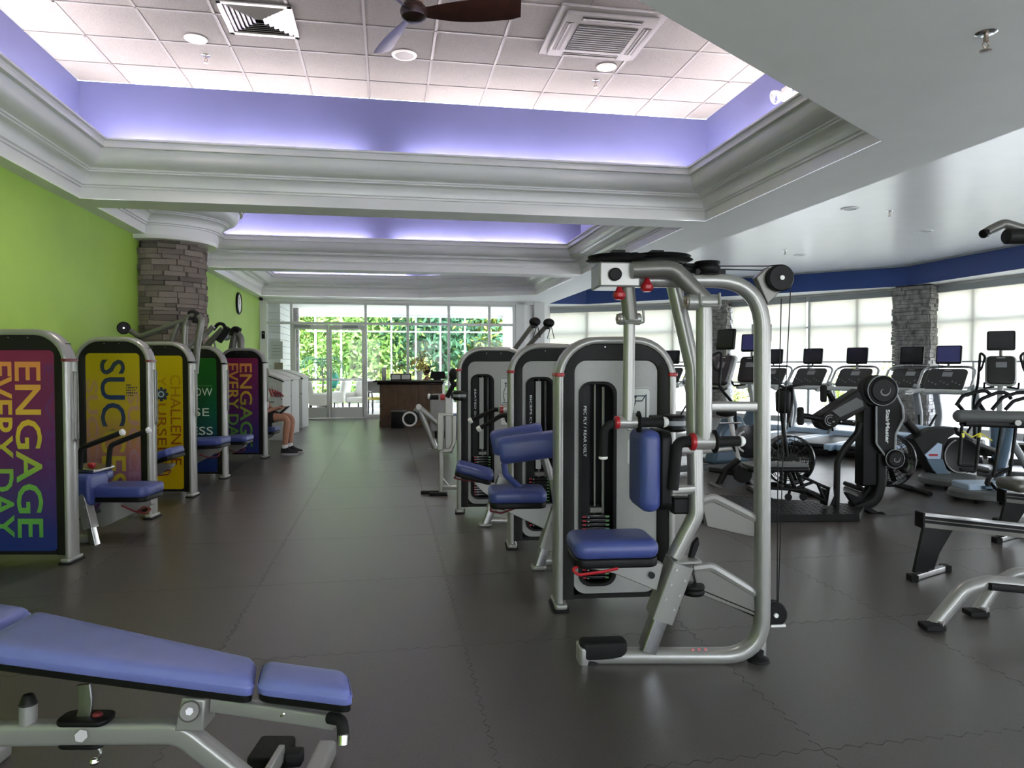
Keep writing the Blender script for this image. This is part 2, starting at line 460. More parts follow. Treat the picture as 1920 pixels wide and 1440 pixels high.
# crown moulding profile (projection into the tray, height above the soffit)
PROF = [(-0.02, 0.02), (0.0, 0.001), (0.0, 0.115), (0.022, 0.118), (0.024, 0.135), (0.045, 0.142), (0.048, 0.16)]
PROF += [(0.048 + 0.085 * (1 - math.cos(t)), 0.16 + 0.085 * math.sin(t)) for t in (0.3, 0.6, 0.9, 1.2, 1.5)]
PROF += [(0.145, 0.248), (0.145, 0.262), (0.165, 0.266), (0.165, 0.282), (0.185, 0.286)]
PROF += [(0.185 + 0.135 * math.sin(t), 0.286 + 0.14 * (1 - math.cos(t))) for t in (0.25, 0.5, 0.75, 1.0, 1.25, 1.5)]
PROF += [(0.325, 0.425), (0.325, 0.448), (0.35, 0.452), (0.35, 0.474), (0.372, 0.478), (0.372, 0.50), (0.40, 0.504), (0.40, 0.522), (0.37, 0.522), (0.37, 0.44), (-0.02, 0.44)]
def moulding(poly):
    mb = MB(); rg = [[(x, y, ZS + z) for x, y in inset(poly, i)] for i, z in PROF]
    return mb.rings(rg, cap=False)
def strips(poly, parent, sides, L=1.55, gap=0.5):
    """tube lamps lying in the cove behind the moulding"""
    p = inset(poly, 0.07); n = len(p); mb0 = None
    for i in sides:
        a, b = Vector(p[i]), Vector(p[(i+1) % n]); d = (b - a); T = d.length; d.normalize(); s = 0.28
        k = 0
        while s + 0.9 < T:
            e = min(s + L, T - 0.28)
            m_ = MB(); z = ZS + 0.485
            m_.cyl((a.x + d.x*s, a.y + d.y*s, z), (a.x + d.x*e, a.y + d.y*e, z), 0.016, n=8)
            m_.build('tube_lamp', 'cove_lamp', parent)
            k += 1; s = e + (gap if k % 2 == 0 else 0.06)
emit('cove_lamp', (1.0, 0.88, 0.86), 82.0)
for k, (poly, sides) in enumerate(((TR1, (1, 2, 3, 4)), (TR2, (0, 1, 2, 3)), (TR3, (0, 2, 3, 4)))):
    t_ = struct('trim_%d' % (k + 3), moulding(poly), 'white_gloss', ang=25)
    strips(poly, t_, sides)
    struct(('wall_tray_near', 'wall_tray_middle', 'wall_tray_far')[k], loopwall(poly, ZS + 0.445, ZT), 'violet_paint')
# near tray: lay-in tiles in a T-bar grid
TG = 0.61
x0 = toroom(fl(361, 166, ZT)).x; x0 -= TG * math.floor((x0 + 3.11) / TG)
y0 = 8.06 - 0.50
cg = MB(); flat([[(-3.16, 1.85), (3.8, 1.85), (3.8, 8.11), (-3.16, 8.11)]], ZT + 0.03, cg)
traytop = struct('ceiling_tray_near', cg, 'tile_grid')
gm = MB()
xs = [x0 + TG * i for i in range(-1, 13) if -3.11 < x0 + TG * i < 3.74]; ys = [y0 - TG * j for j in range(0, 11) if y0 - TG * j > 1.9]
for x in xs: gm.b2((x - 0.012, 1.9, ZT - 0.004), (x + 0.012, 8.06, ZT + 0.02))
for y in ys: gm.b2((-3.11, y - 0.012, ZT - 0.004), (3.74, y + 0.012, ZT + 0.02))
struct('tee_bar_grid', gm, 'tile_grid', traytop)
tb = MB(); tb.b2((0.013, 0.013, 0.004), (TG - 0.013, TG - 0.013, 0.02)); ct0 = None
ex = [-3.11] + xs + [3.74]; ey = [8.06] + ys
for i in range(len(ex) - 1):
    for j in range(len(ey) - 1):
        wx, wy = ex[i+1] - ex[i], ey[j] - ey[j+1]
        if ey[j] < 4.9: continue
        if ct0 is None: ct0 = tb.build('ceiling_tile', 'ceiling_tile', traytop); o = ct0
        else: o = part_copy(ct0, traytop)
        o.location = (ex[i], ey[j+1], ZT - 0.002); o.scale = (wx / TG, wy / TG, 1)
for nm, p in (('ceiling_tray_middle', TR2), ('ceiling_tray_far', TR3)):
    cg = MB(); flat([p], ZT, cg); struct(nm, cg, 'ceiling_tile')

# ---- round stone column with its moulded capital
CX, CYc, CR = -3.05, 10.75, 0.50
cc = MB(); cc.lathe([(CR - 0.04, 0), (CR - 0.04, 3.1)], Matrix.Translation((CX, CYc, 0)), 32)
stone_col = struct('column_1', cc, 'mortar')
sm = MB(); sm.box((0, 0, 0), (1, 1, 1)); st0 = None; rest = MB(); rnd = random.Random(4)
z = 0.0; nst = 0
while z < 3.1:
    h = rnd.choice((0.05, 0.065, 0.08)); a = rnd.uniform(0, 0.4)
    while a < 2 * PI:
        L = rnd.uniform(0.12, 0.34); da = L / CR; am = a + da / 2
        aw = am % (2 * PI)
        proud = rnd.uniform(-0.018, 0.018)
        px_, py_ = CX + (CR - 0.02 + proud) * math.cos(am), CYc + (CR - 0.02 + proud) * math.sin(am)
        if px_ > XL - 0.03:
            face_cam = aw > 3.6 or aw < 0.9
            if z > 1.25 and face_cam and nst < 300:
                if st0 is None: o = st0 = sm.build('stone', 'stone_a', stone_col)
                else: o = part_copy(st0, stone_col)
                o.location = (px_, py_, z + h / 2); o.rotation_euler = (rnd.uniform(-.03, .03), 0, am + rnd.uniform(-.06, .06)); o.scale = (0.07, L - 0.006, h - 0.006); nst += 1
            else: rest.box((0, 0, 0), (0.07, L - 0.006, h - 0.006), Matrix.Translation((px_, py_, z + h / 2)) @ rotz(am))
        a += da
    z += h
o = rest.build('stones', 'stone_a', stone_col); o['kind'] = 'stuff'
cap = MB(); pr = [(0.3, -0.05), (0.66, -0.05), (0.68, 0.0)] + [(0.68 + i * 0.9, zz) for i, zz in PROF[1:]] 
cap.lathe(pr, Matrix.Translation((CX, CYc, ZS)), 48)
struct('trim_6', cap, 'white_gloss', ang=25)

# ---- glazed end wall, doors
def sfx(px, Y=YF):
    u = (px - 960) / F_PX; D = Y / (CY - u * SY); return D * (u * CY + SY)
H1, TRZ = 3.08, 2.52
V = [sfx(p) for p in (499, 547, 686, 765, 842, 918, 964)]
wf = MB()
def bar(mb, x0_, x1_, z0_, z1_, y=YF + 0.06, d=0.10): mb.b2((x0_, y - d/2, z0_), (x1_, y + d/2, z1_))
for x in V: bar(wf, x - 0.033, x + 0.033, 0, H1)
bar(wf, V[0], V[-1], H1 - 0.06, H1 + 0.01)
for a, b in zip(V[:-1], V[1:]): bar(wf, a, b, TRZ - 0.03, TRZ + 0.035)
for i, (a, b) in enumerate(zip(V[:-1], V[1:])):
    if i != 1: bar(wf, a, b, 0, 0.09)
win1 = struct('window_1', wf, 'alu_frame', bevel=0.004)
for i, (a, b) in enumerate(zip(V[:-1], V[1:])):
    for (za, zb) in ((0.09, TRZ - 0.03), (TRZ + 0.035, H1 - 0.06)):
        if i == 1 and za < 1: continue
        g_ = MB(); g_.b2((a + 0.03, YF + 0.055, za), (b - 0.03, YF + 0.062, zb)); g_.build('pane', 'glass', win1)
dl = [V[1] + 0.035, (V[1] + V[2]) / 2, V[2] - 0.035]
for k in range(2):
    a, b = dl[k] + 0.004, dl[k+1] - 0.004; d_ = MB(); zt = TRZ - 0.04
    bar(d_, a, a + 0.065, 0.01, zt, d=0.05); bar(d_, b - 0.065, b, 0.01, zt, d=0.05)
    bar(d_, a, b, 0.01, 0.29, d=0.05); bar(d_, a, b, zt - 0.12, zt, d=0.05); bar(d_, a, b, 1.00, 1.06, d=0.05)
    dr = struct('door_%d' % (k + 1), d_, 'alu_frame', bevel=0.003)
    for za, zb in ((0.29, 1.0), (1.06, zt - 0.12)):
        g_ = MB(); g_.b2((a + 0.06, YF + 0.057, za), (b - 0.06, YF + 0.063, zb)); g_.build('pane', 'glass', dr)
    g_ = MB(); g_.b2((a + 0.05, YF - 0.03, 1.005), (b - 0.05, YF + 0.03, 1.055)); g_.build('push_bar', 'steel', dr, bevel=0.006)
    g_ = MB(); g_.b2((a + (0.05 if k == 0 else 0.35), YF - 0.03, zt - 0.08), (a + (0.45 if k == 0 else 0.75), YF + 0.03, zt - 0.01)); g_.build('door_closer', 'grey_trim', dr, bevel=0.006)

# ---- faceted window bay with roller shades
def bay_window(n, A, B, cuts, shades, mull):
    A, B = Vector(A), Vector(B); d = (B - A); T = d.length; d.normalize(); nn = Vector((d.y, -d.x))
    if (Vector((5, 8)) - A).dot(nn) < 0: nn = -nn           # nn points indoors
    mm = Matrix(((d.x, nn.x, 0, A.x), (d.y, nn.y, 0, A.y), (0, 0, 1, 0), (0, 0, 0, 1)))
    f = MB()
    f.b2((0, -0.06, 0), (T, 0.06, 0.12), mm); f.b2((0, -0.06, 2.98), (T, 0.10, 3.16), mm)
    for z_ in (0.95, 2.35): f.b2((0, -0.05, z_ - 0.03), (T, 0.03, z_ + 0.03), mm)
    for s in mull: f.b2((s * T - 0.035, -0.06, 0.1), (s * T + 0.035, 0.05, 3.0), mm)
    wn = struct('window_%d' % n, f, 'alu_frame', bevel=0.004)
    for a, b in zip(mull[:-1], mull[1:]):
        for za, zb in ((0.12, 0.92), (0.98, 2.32), (2.38, 2.98)):
            g_ = MB(); g_.b2((a*T + 0.03, -0.012, za), (b*T - 0.03, -0.006, zb), mm); g_.build('pane', 'glass', wn)
    for a, b in shades:
        sh = MB(); sh.b2((a*T, 0.085, 1.50), (b*T, 0.088, 3.0), mm)
        so = sh.build('roller_shade', 'shade_cloth', wn)
        sh = MB(); sh.cyl(mm @ Vector((a*T, 0.087, 1.49)), mm @ Vector((b*T, 0.087, 1.49)), 0.018, n=8); sh.build('hem_bar', 'grey_trim', so)
        sh = MB(); sh.b2((a*T, 0.04, 2.97), (b*T, 0.16, 3.10), mm); sh.build('shade_box', 'grey_trim', so, bevel=0.01)
bay_window(2, BAY[0], BAY[1], None, ((0.02, 0.93),), (0.0, 0.25, 0.5, 0.75, 0.97))
bay_window(3, BAY[1], BAY[2], None, ((0.09, 0.49), (0.51, 0.95)), (0.03, 0.27, 0.5, 0.73, 0.97))
bay_window(4, BAY[2], BAY[3], None, ((0.1, 0.99),), (0.03, 0.5, 1.0))
bay_window(5, BAY[3], BAY[4], None, ((0.01, 0.24), (0.25, 0.49), (0.5, 0.74), (0.75, 0.99)), (0.0, 0.125, 0.25, 0.375, 0.5, 0.625, 0.75, 0.875, 1.0))
# stone piers between the bay windows
def stone_pier(n, cx, cy, w_, d_, rz, seed):
    rn = random.Random(seed); core = MB(); mm = Matrix.Translation((cx, cy, 0)) @ rotz(rz)
    core.b2((-w_/2 + .03, -d_/2 + .03, 0), (w_/2 - .03, d_/2 - .03, ZS), mm)
    po = struct('column_%d' % n, core, 'mortar'); s = MB(); z_ = 0
    while z_ < ZS - 0.03:
        h_ = min(rn.choice((0.06, 0.08, 0.10)), ZS - z_)
        for side in range(4):
            L_ = w_ if side % 2 == 0 else d_; off = (d_ if side % 2 == 0 else w_) / 2; u = -L_/2
            while u < L_/2 - 0.01:
                l = min(rn.uniform(0.14, 0.4), L_/2 - u); pr_ = rn.uniform(-0.02, 0.025)
                s.box((u + l/2, -off + 0.02 - pr_, z_ + h_/2), (l - 0.008, 0.08, h_ - 0.008), mm @ rotz(side * PI / 2)); u += l
        z_ += h_
    o_ = s.build('stones', 'stone_b', po); o_['kind'] = 'stuff'
    return po
stone_pier(2, 8.85, 18.25, 0.66, 0.62, math.radians(-45), 3)
stone_pier(3, 11.45, 13.95, 0.74, 0.66, math.radians(-62), 5)

# ---- porch beyond the glazing, garden outside
p = MB(); p.b2((-7, YF + 0.2, -0.3), (9, 24.4, -0.01)); struct('floor_porch', p, 'ground_out')
p = MB(); p.b2((-4, YF + 0.2, 3.10), (4.2, 24.5, 3.2)); struct('ceiling_porch', p, 'white_paint')
YP = 24.2
pf = MB()
for px in (560, 592, 640, 687, 734, 780, 826, 872, 918): x = sfx(px, YP); pf.b2((x - 0.03, YP - 0.04, 0), (x + 0.03, YP + 0.04, 3.12))
for z_ in (0.75, 2.52): pf.b2((-2.6, YP - 0.03, z_ - 0.025), (3.9, YP + 0.03, z_ + 0.025))
pf.b2((-2.9, YP - 0.05, 3.0), (4.1, YP + 0.05, 3.12)); pf.b2((-2.6, YP - 0.05, -0.02), (3.9, YP + 0.05, 0.12))
struct('window_6', pf, 'white_paint')
p = MB()
for k in range(18): p.b2((-3.35, 19.75, 0.175*k), (-2.80 - 0.0, 21.9, 0.175*k + 0.168)) if k < 18 else None
struct('wall_porch', p, 'siding', bevel=0.006)
p = MB(); p.b2((-2.95, 22.0, 0), (-2.62, 22.35, 3.1)); struct('column_4', p, 'stone_b')
p = MB(); p.b2((3.9, 20.2, 0), (4.1, 24.3, 0.8)); p.b2((3.9, 20.2, 2.7), (4.1, 24.3, 3.1))
for y in (20.3, 21.1, 21.9, 22.7, 23.5, 24.2): p.b2((3.9, y - 0.05, 0.8), (4.1, y + 0.05, 2.7))
p.b2((3.93, 20.2, 1.7), (4.07, 24.3, 1.76)); struct('window_7', p, 'white_paint')
gd = MB(); gd.b2((-60, -30, -0.5), (70, 90, -0.32)); struct('ground', gd, 'ground_out')
gd = MB(); gd.b2((-8, 24.4, -0.32), (30, 27.5, -0.05)); gd.b2((12.6, -8, -0.32), (20, 24.4, -0.1)); gd.b2((4.5, 21.6, -0.32), (12.6, 24.4, -0.1)); struct('ground_patio', gd, 'ground_out')
# ================================================================== CEILING AND WALL FIXTURES
def ceil_at(px, py, z):
    return fl(px, py, z)
# supply-air diffuser: four-sided louvres
p0 = ceil_at(487, 37, ZT - 0.004)
vt = thing('air_diffuser', 'square silver louvred air diffuser in the tiled tray ceiling', 'air vent', p0, YAW)
b = MB(); s = 0.295
for k in range(4): b.b2((-s, -s, -0.012), (s, -s + 0.045, 0.0), rotz(k * PI / 2))
b.build('rim', 'silver', vt, bevel=0.004)
b = MB(); b.b2((-0.26, -0.26, 0.0), (0.26, 0.26, 0.004)); b.build('backing', 'black', vt)
for r in range(6):
    o_ = 0.245 - r * 0.036
    for k in range(4):
        lv = MB()
        lv.prism([(-o_, -o_, -0.002), (o_, -o_, -0.002), (o_ - 0.02, -o_ + 0.03, -0.016), (-o_ + 0.02, -o_ + 0.03, -0.016)], (0, 0, 0.003), rotz(k * PI / 2))
        lv.build('louvre', 'steel' if k in (1, 3) else 'silver', vt)
# ceiling cassette air conditioner
p0 = ceil_at(1126, 62, ZT)
ac = thing('air_conditioner', 'square ceiling cassette air conditioner with dark centre grille', 'air conditioner', p0, YAW)
b = MB(); s = 0.46
b.b2((-s, -s, -0.02), (s, s, 0.005)); b.build('surround', 'ac_grey', ac, bevel=0.008)
b = MB(); b.slab(0.80, 0.80, 0.035, 0.03, 0.01, Matrix.Translation((0, 0, -0.055))); b.build('fascia', 'ac_grey', ac)
b = MB(); b.b2((-0.26, -0.24, -0.062), (0.26, 0.24, -0.054)); gr = b.build('intake_grille', 'charcoal', ac)
for k in range(12):
    b = MB(); y = -0.22 + k * 0.04; b.b2((-0.255, y, -0.066), (0.255, y + 0.012, -0.06)); b.build('grille_bar', 'base_grey', gr)
for k in range(4):
    b = MB(); b.b2((-0.26, 0.305, -0.058), (0.26, 0.375, -0.0545), rotz(k * PI / 2)); sl = b.build('air_slot', 'black', ac)
    b = MB(); b.b2((-0.25, 0.335, -0.064), (0.25, 0.350, -0.056), rotz(k * PI / 2 + 0.0)); b.build('flap', 'ac_grey', sl)
# recessed downlights
emit('lamp_warm', (1.0, 0.93, 0.84), 14.0)
def downlight(px, py, label):
    p0 = ceil_at(px, py, ZT - 0.006)
    t = thing('downlight', label, 'ceiling light', p0, YAW, 'recessed downlights in the near tray')
    b = MB(); b.lathe([(0.065, 0.0), (0.068, -0.008), (0.095, -0.006), (0.10, 0.0), (0.065, 0.004)]); b.build('trim_ring', 'white_paint', t)
    b = MB(); b.lathe([(0.0, 0.002), (0.066, 0.002), (0.066, -0.001), (0, -0.001)]); b.build('lens', 'lamp_warm', t)
    ld = bpy.data.lights.new('downlight_lamp', 'SPOT'); ld.energy = 60; ld.spot_size = math.radians(110); ld.spot_blend = 0.8; ld.shadow_soft_size = 0.06; ld.color = (1, 0.93, 0.85)
    lo = bpy.data.objects.new('lamp_bulb', ld); col.objects.link(lo); lo.parent = t; lo.location = (0, 0, -0.03)
downlight(367, 73, 'lit round downlight beside the louvred air diffuser')
downlight(1137, 126, 'lit round downlight below the cassette air conditioner')
# round ceiling speakers
def speaker(px, py, z, label):
    t = thing('ceiling_speaker', label, 'speaker', ceil_at(px, py, z - 0.002), YAW, 'round ceiling speakers')
    b = MB(); b.lathe([(0.085, -0.002), (0.09, -0.012), (0.115, -0.008), (0.12, 0.0), (0.085, 0.0)]); b.build('rim', 'white_paint', t)
    b = MB(); b.lathe([(0, -0.006), (0.05, -0.009), (0.088, -0.004), (0.088, 0.0), (0, 0.0)]); b.build('grille', 'panel_grey', t)
speaker(758, 103, ZT, 'round grey speaker in the tiled tray ceiling under a fan blade')
speaker(1593, 391, 3.6, 'round white ceiling speaker nearest the camera above the cardio floor')
speaker(1735, 433, 3.6, 'round white ceiling speaker nearest the navy band above the cardio floor')
speaker(1500, 478, 3.6, 'round white ceiling speaker farthest away, beside a sprinkler')
def sprinkler(px, py, z, label, big=1.0):
    t = thing('fire_sprinkler', label, 'sprinkler', ceil_at(px, py, z), YAW, 'fire sprinklers')
    b = MB(); b.lathe([(0, -0.004), (0.03*big, -0.006), (0.04*big, 0.0), (0, 0.0)]); b.build('escutcheon', 'chrome', t)
    b = MB(); b.cyl((0, 0, -0.004), (0, 0, -0.035*big), 0.009*big, n=8)
    for s in (-1, 1): b.tube(fillet([(0, 0, -0.03*big), (s*0.016*big, 0, -0.045*big), (0, 0, -0.066*big)], 0.01), 0.003*big, 6)
    b.build('frame', 'bronze', t)
    b = MB(); b.lathe([(0, -0.066*big), (0.022*big, -0.068*big), (0.022*big, -0.071*big), (0, -0.072*big)]); b.build('deflector', 'bronze', t)
sprinkler(386, 104, ZT, 'small sprinkler head by the left downlight in the tiled ceiling')
sprinkler(1117, 151, ZT, 'small sprinkler head below the right downlight in the tiled ceiling')
sprinkler(1849, 62, ZS, 'large chrome sprinkler head on the near white soffit', 1.3)
sprinkler(1668, 396, 3.6, 'small dark sprinkler beside the nearest white ceiling speaker')
sprinkler(1472, 470, 3.6, 'small dark sprinkler farthest away on the cardio ceiling')
# ceiling fan, three solid blades
p0 = ceil_at(776, 20, 3.86)
fn = thing('ceiling_fan', 'brown three-bladed wooden ceiling fan hanging in the tray', 'ceiling fan', p0, 0)
b = MB(); b.lathe([(0, -0.075), (0.05, -0.07), (0.085, -0.045), (0.095, -0.01), (0.085, 0.02), (0.06, 0.04), (0, 0.045)], None, 24); b.build('hub', 'fan_wood', fn)
b = MB(); b.lathe([(0, 0.04), (0.065, 0.045), (0.07, 0.08), (0.055, 0.12), (0.02, 0.14), (0, 0.14)], None, 24); b.build('motor_housing', 'bronze', fn)
b = MB(); b.cyl((0, 0, 0.12), (0, 0, ZT - 3.86 - 0.06), 0.013); b.lathe([(0, ZT - 3.86), (0.07, ZT - 3.86), (0.06, ZT - 3.92), (0.02, ZT - 3.95), (0, ZT - 3.95)]); b.build('downrod', 'bronze', fn)
def blade(a):
    b = MB(); rg = []
    for k in range(11):
        t = k / 10; r = 0.05 + 0.68 * t
        wd = 0.05 + 0.09 * math.sin(min(1, t * 1.6) * PI / 2) * (1 if t < 0.93 else 0.75); tw = -math.radians(34 - 12 * t); lag = -0.05 * t * t
        ring_ = []
        for (u, h) in ((-1, 0), (-0.5, 0.007), (0.4, 0.008), (1, 0), (0.4, -0.006), (-0.5, -0.006)):
            y = u * wd * 0.62; ring_.append((r, lag + y * math.cos(tw), y * math.sin(tw) + h * (1.3 - 0.6*t) - 0.012 * (1 - t)))
        rg.append(ring_)
    b.rings(rg, rotz(a)); b.build('blade', 'fan_wood', fn, ang=60)
for a in (0.02, 0.02 + 2*PI/3, 0.02 + 4*PI/3): blade(a)
# emergency light high on the violet upstand
_p = room(3.66, 6.12, 3.98)
em = thing('emergency_light', 'white twin-head emergency light on the violet tray wall', 'emergency light', _p, YAW)
b = MB(); b.b2((0.0, -0.16, -0.06), (0.06, 0.16, 0.06)); b.build('battery_box', 'white_plastic', em, bevel=0.015)
for s in (-1, 1):
    m_ = Matrix.Translation((-0.05, s*0.15, -0.02)) @ Matrix.Rotation(-PI/2 - 0.4, 4, 'Y')
    b = MB(); b.lathe([(0, -0.06), (0.03, -0.055), (0.055, -0.02), (0.065, 0.02), (0.055, 0.022)], m_, 20); h_ = b.build('lamp_head', 'white_plastic', em)
    b = MB(); b.lathe([(0, 0.012), (0.055, 0.018)], m_, 20); b.build('lens', 'chrome', h_)

# ---- green wall: clock, grey wall panel, security camera, switch
def on_left_wall(px, py):
    """point on the green wall seen at px, py"""
    r = ray(px, py); n = Vector((CY, SY, 0)); t = XL / (r.dot(n)); p = r * t; return Vector((p.x, p.y, EYE + p.z))
ck = thing('wall_clock', 'round black-rimmed white wall clock on the green wall', 'clock', on_left_wall(446, 569), YAW)
m_ = Matrix.Rotation(PI/2, 4, 'Y')
b = MB(); b.lathe([(0, 0), (0.24, 0), (0.25, 0.03), (0.22, 0.05), (0.205, 0.03), (0, 0.03)], m_, 32); b.build('rim', 'black', ck)
b = MB(); b.lathe([(0, 0.032), (0.206, 0.032)], m_, 32); fc = b.build('dial', 'white_plastic', ck)
b = MB(); b.box((0.036, 0.03, 0.05), (0.003, 0.012, 0.13), Matrix.Rotation(0.5, 4, 'X')); b.box((0.036, 0, 0.06), (0.003, 0.008, 0.17)); b.build('hands', 'black', fc)
pn = on_left_wall(443, 640)
pp = thing('wall_panel', 'grey framed notice panel on the green wall under the clock', 'notice board', on_left_wall(443, 690), YAW)
b = MB(); b.b2((0.0, -0.42, -0.65), (0.03, 0.42, 0.65)); b.build('board', 'grey_trim', pp, bevel=0.004)
b = MB()
for s in (-1, 1): b.b2((0, s*0.42 - 0.02, -0.67), (0.045, s*0.42 + 0.02, 0.67)); b.b2((0, -0.44, s*0.65 - 0.02), (0.045, 0.44, s*0.65 + 0.02))
b.build('frame', 'silver_dark', pp)
sc = thing('security_camera', 'small dark security camera at the top corner of the green wall', 'camera', on_left_wall(482, 557), YAW)
b = MB(); b.box((0.03, 0, 0), (0.06, 0.08, 0.08)); b.build('bracket', 'white_plastic', sc, bevel=0.01)
b = MB(); b.cyl((0.05, 0.05, -0.02), (0.13, -0.12, -0.06), 0.04, n=14, bev=0.008); b.build('housing', 'black', sc)
for py, lb in ((629, 'small dark door reader on the white jamb beside the glazing'),):
    t = thing('card_reader', lb, 'card reader', room(-3.19, YF - 0.001, EYE + (682 - py) * 19 / F_PX), YAW)
    b = MB(); b.b2((-0.04, -0.03, -0.1), (0.04, 0, 0.1)); b.build('case', 'black', t, bevel=0.006)
    b = MB(); b.b2((-0.02, -0.034, 0.02), (0.02, -0.029, 0.06)); b.build('sensor', 'silver_dark', t)
# notice posters on the left pane of the glazing
for (xa, ya, xb, yb, m_, lb) in ((508, 641, 530, 673, 'paper', 'grey printed sheet taped to the left glass panel'), (514, 680, 530, 699, 'bronze', 'small brown picture notice under the grey sheet on the glass')):
    zA = EYE + (682 - ya) * 19.3 / F_PX; zB = EYE + (682 - yb) * 19.3 / F_PX
    t = thing('notice_sheet', lb, 'poster', room((sfx(xa) + sfx(xb)) / 2, YF + 0.045, zB), YAW)
    hw = (sfx(xb) - sfx(xa)) / 2
    b = MB(); b.b2((-hw, -0.004, 0), (hw, 0, zA - zB)); b.build('sheet', m_, t)
    b = MB()
    for k in range(4): b.b2((-hw*0.7, -0.006, (zA - zB) * (0.2 + 0.18*k)), (hw*0.7, -0.0042, (zA - zB) * (0.24 + 0.18*k)))
    b.build('print', 'grey_trim', t)
# framed picture cases hung on the stone piers
def on_plane_box(name, label, cat, px0, py0, px1, py1, D, mt, inner):
    a = q(px0, py1, D); c_ = q(px1, py0, D); w_ = c_.x - a.x; h_ = c_.z - a.z
    t = thing(name, label, cat, ((a.x + c_.x)/2, D, a.z), 0)
    b = MB()
    b.b2((-w_/2, -0.03, 0), (-w_/2 + 0.03, 0.03, h_)); b.b2((w_/2 - 0.03, -0.03, 0), (w_/2, 0.03, h_)); b.b2((-w_/2, -0.03, 0), (w_/2, 0.03, 0.03)); b.b2((-w_/2, -0.03, h_ - 0.03), (w_/2, 0.03, h_)); b.build('frame', mt, t)
    b = MB(); b.b2((-w_/2 + 0.02, -0.01, 0.02), (w_/2 - 0.02, 0.01, h_ - 0.02)); b.build('plate', inner, t)
    return t
t = on_plane_box('fire_extinguisher_case', 'slim steel bracket case on the stone pier nearer the glass doors', 'case', 1343, 610, 1353, 645, 19.35, 'steel', 'charcoal')
t = on_plane_box('wall_box', 'grey metal box on the stone pier nearer the glass doors', 'wall box', 1357, 614, 1372, 646, 19.3, 'silver_dark', 'panel_grey')
t = on_plane_box('lantern_bracket', 'slim steel bracket case on the stone pier behind the treadmills', 'case', 1697, 594, 1712, 640, 15.75, 'steel', 'stone_b')
tv = on_plane_box('wall_television', 'flat grey-backed screen hung near the second shade', 'television', 1410, 608, 1446, 640, 15.0, 'silver_dark', 'grey_trim')
# ================================================================== BEYOND THE GLASS: trees, porch furniture
def leaf_mesh(nm, n, rx, ry, rz, m_, seed, size=0.12):
    rn = random.Random(seed); b = MB()
    cl = [(rn.gauss(0, .5)*rx, rn.gauss(0, .5)*ry, rn.gauss(0, .5)*rz, rn.uniform(.25, .5)) for _ in range(16)]
    for _ in range(n):
        c0 = rn.choice(cl); R = min(rx, rz) * c0[3]
        p_ = Vector((c0[0] + rn.gauss(0, R), c0[1] + rn.gauss(0, R), c0[2] + rn.gauss(0, R)))
        u = Vector((rn.gauss(0, 1), rn.gauss(0, 1), rn.gauss(0, 1))).normalized(); v = u.orthogonal().normalized(); s = size * rn.uniform(.6, 1.4)
        b.add([p_ - u*s, p_ + v*s*0.45, p_ + u*s, p_ - v*s*0.45], [(0, 1, 2, 3)])
    return b
def tree(X, Y, h, r, m_, seed, label, n=12000):
    t = thing('tree', label, 'tree', room(X, Y, -0.32), 0, 'trees in the garden')
    b = MB(); rn = random.Random(seed)
    b.tube([(0, 0, 0), (rn.uniform(-.1, .1), 0, h*.3), (rn.uniform(-.2, .2), 0, h*.6), (rn.uniform(-.3, .3), 0, h*.85)], 0.1, 8, rr=[0.16, 0.12, 0.08, 0.03])
    for k in range(5): a = rn.uniform(0, 6.28); z_ = h * rn.uniform(.35, .7); b.tube([(0, 0, z_), (math.cos(a)*r*.6, math.sin(a)*r*.6, z_ + h*.15)], 0.04, 6)
    b.build('trunk', 'bark', t)
    l = leaf_mesh('foliage', n, r, r, h*0.42, m_, seed); l.v = [(x, y, max(.1, z_ + h*0.5)) for x, y, z_ in l.v]
    l.build('foliage', m_, t)
TREES = [(-6.2, 33, 6.5, 2.0, 'leaf_b', 'yellow-green tree seen through the left glass door'), (-3.4, 38, 8.5, 2.6, 'leaf_a', 'mid-green tree standing behind the palm in the door glass'),
 (-1.5, 31, 7.5, 2.1, 'leaf_a', 'leafy green tree seen through the right glass door'), (0.6, 35, 8.5, 2.4, 'leaf_b', 'pale green tree seen through the pane right of the doors'),
 (2.3, 30.5, 7.0, 1.8, 'leaf_c', 'dark green tree above the left end of the reception desk'), (3.9, 37, 9.0, 2.5, 'leaf_a', 'tall green tree behind the flower vase on the desk'),
 (5.4, 31.5, 7.0, 1.9, 'leaf_b', 'yellow-green tree above the right end of the desk'), (7.2, 36, 8.5, 2.4, 'leaf_c', 'blue-green tree beyond the rightmost tall pane'),
 (10.2, 41, 8.5, 2.8, 'leaf_a', 'tree beyond the corner of the porch'), (-8.8, 40, 8.5, 2.6, 'leaf_a', 'distant tree at the left edge of the garden')]
TREES += [(-5.0, 46, 10, 3.2, 'leaf_c', 'far dark tree in the gap of the left glass door'), (0.0, 47, 10, 3.2, 'leaf_a', 'far tree in the gap right of the door frame'), (5.0, 47, 10.5, 3.3, 'leaf_c', 'far dark tree behind the middle tall panes'), (10.0, 48, 10, 3.3, 'leaf_b', 'far pale tree behind the rightmost tall panes')]
for k, (X, Y, h, r, m_, lb) in enumerate(TREES): tree(X, Y, h, r, m_, 20 + k, lb)
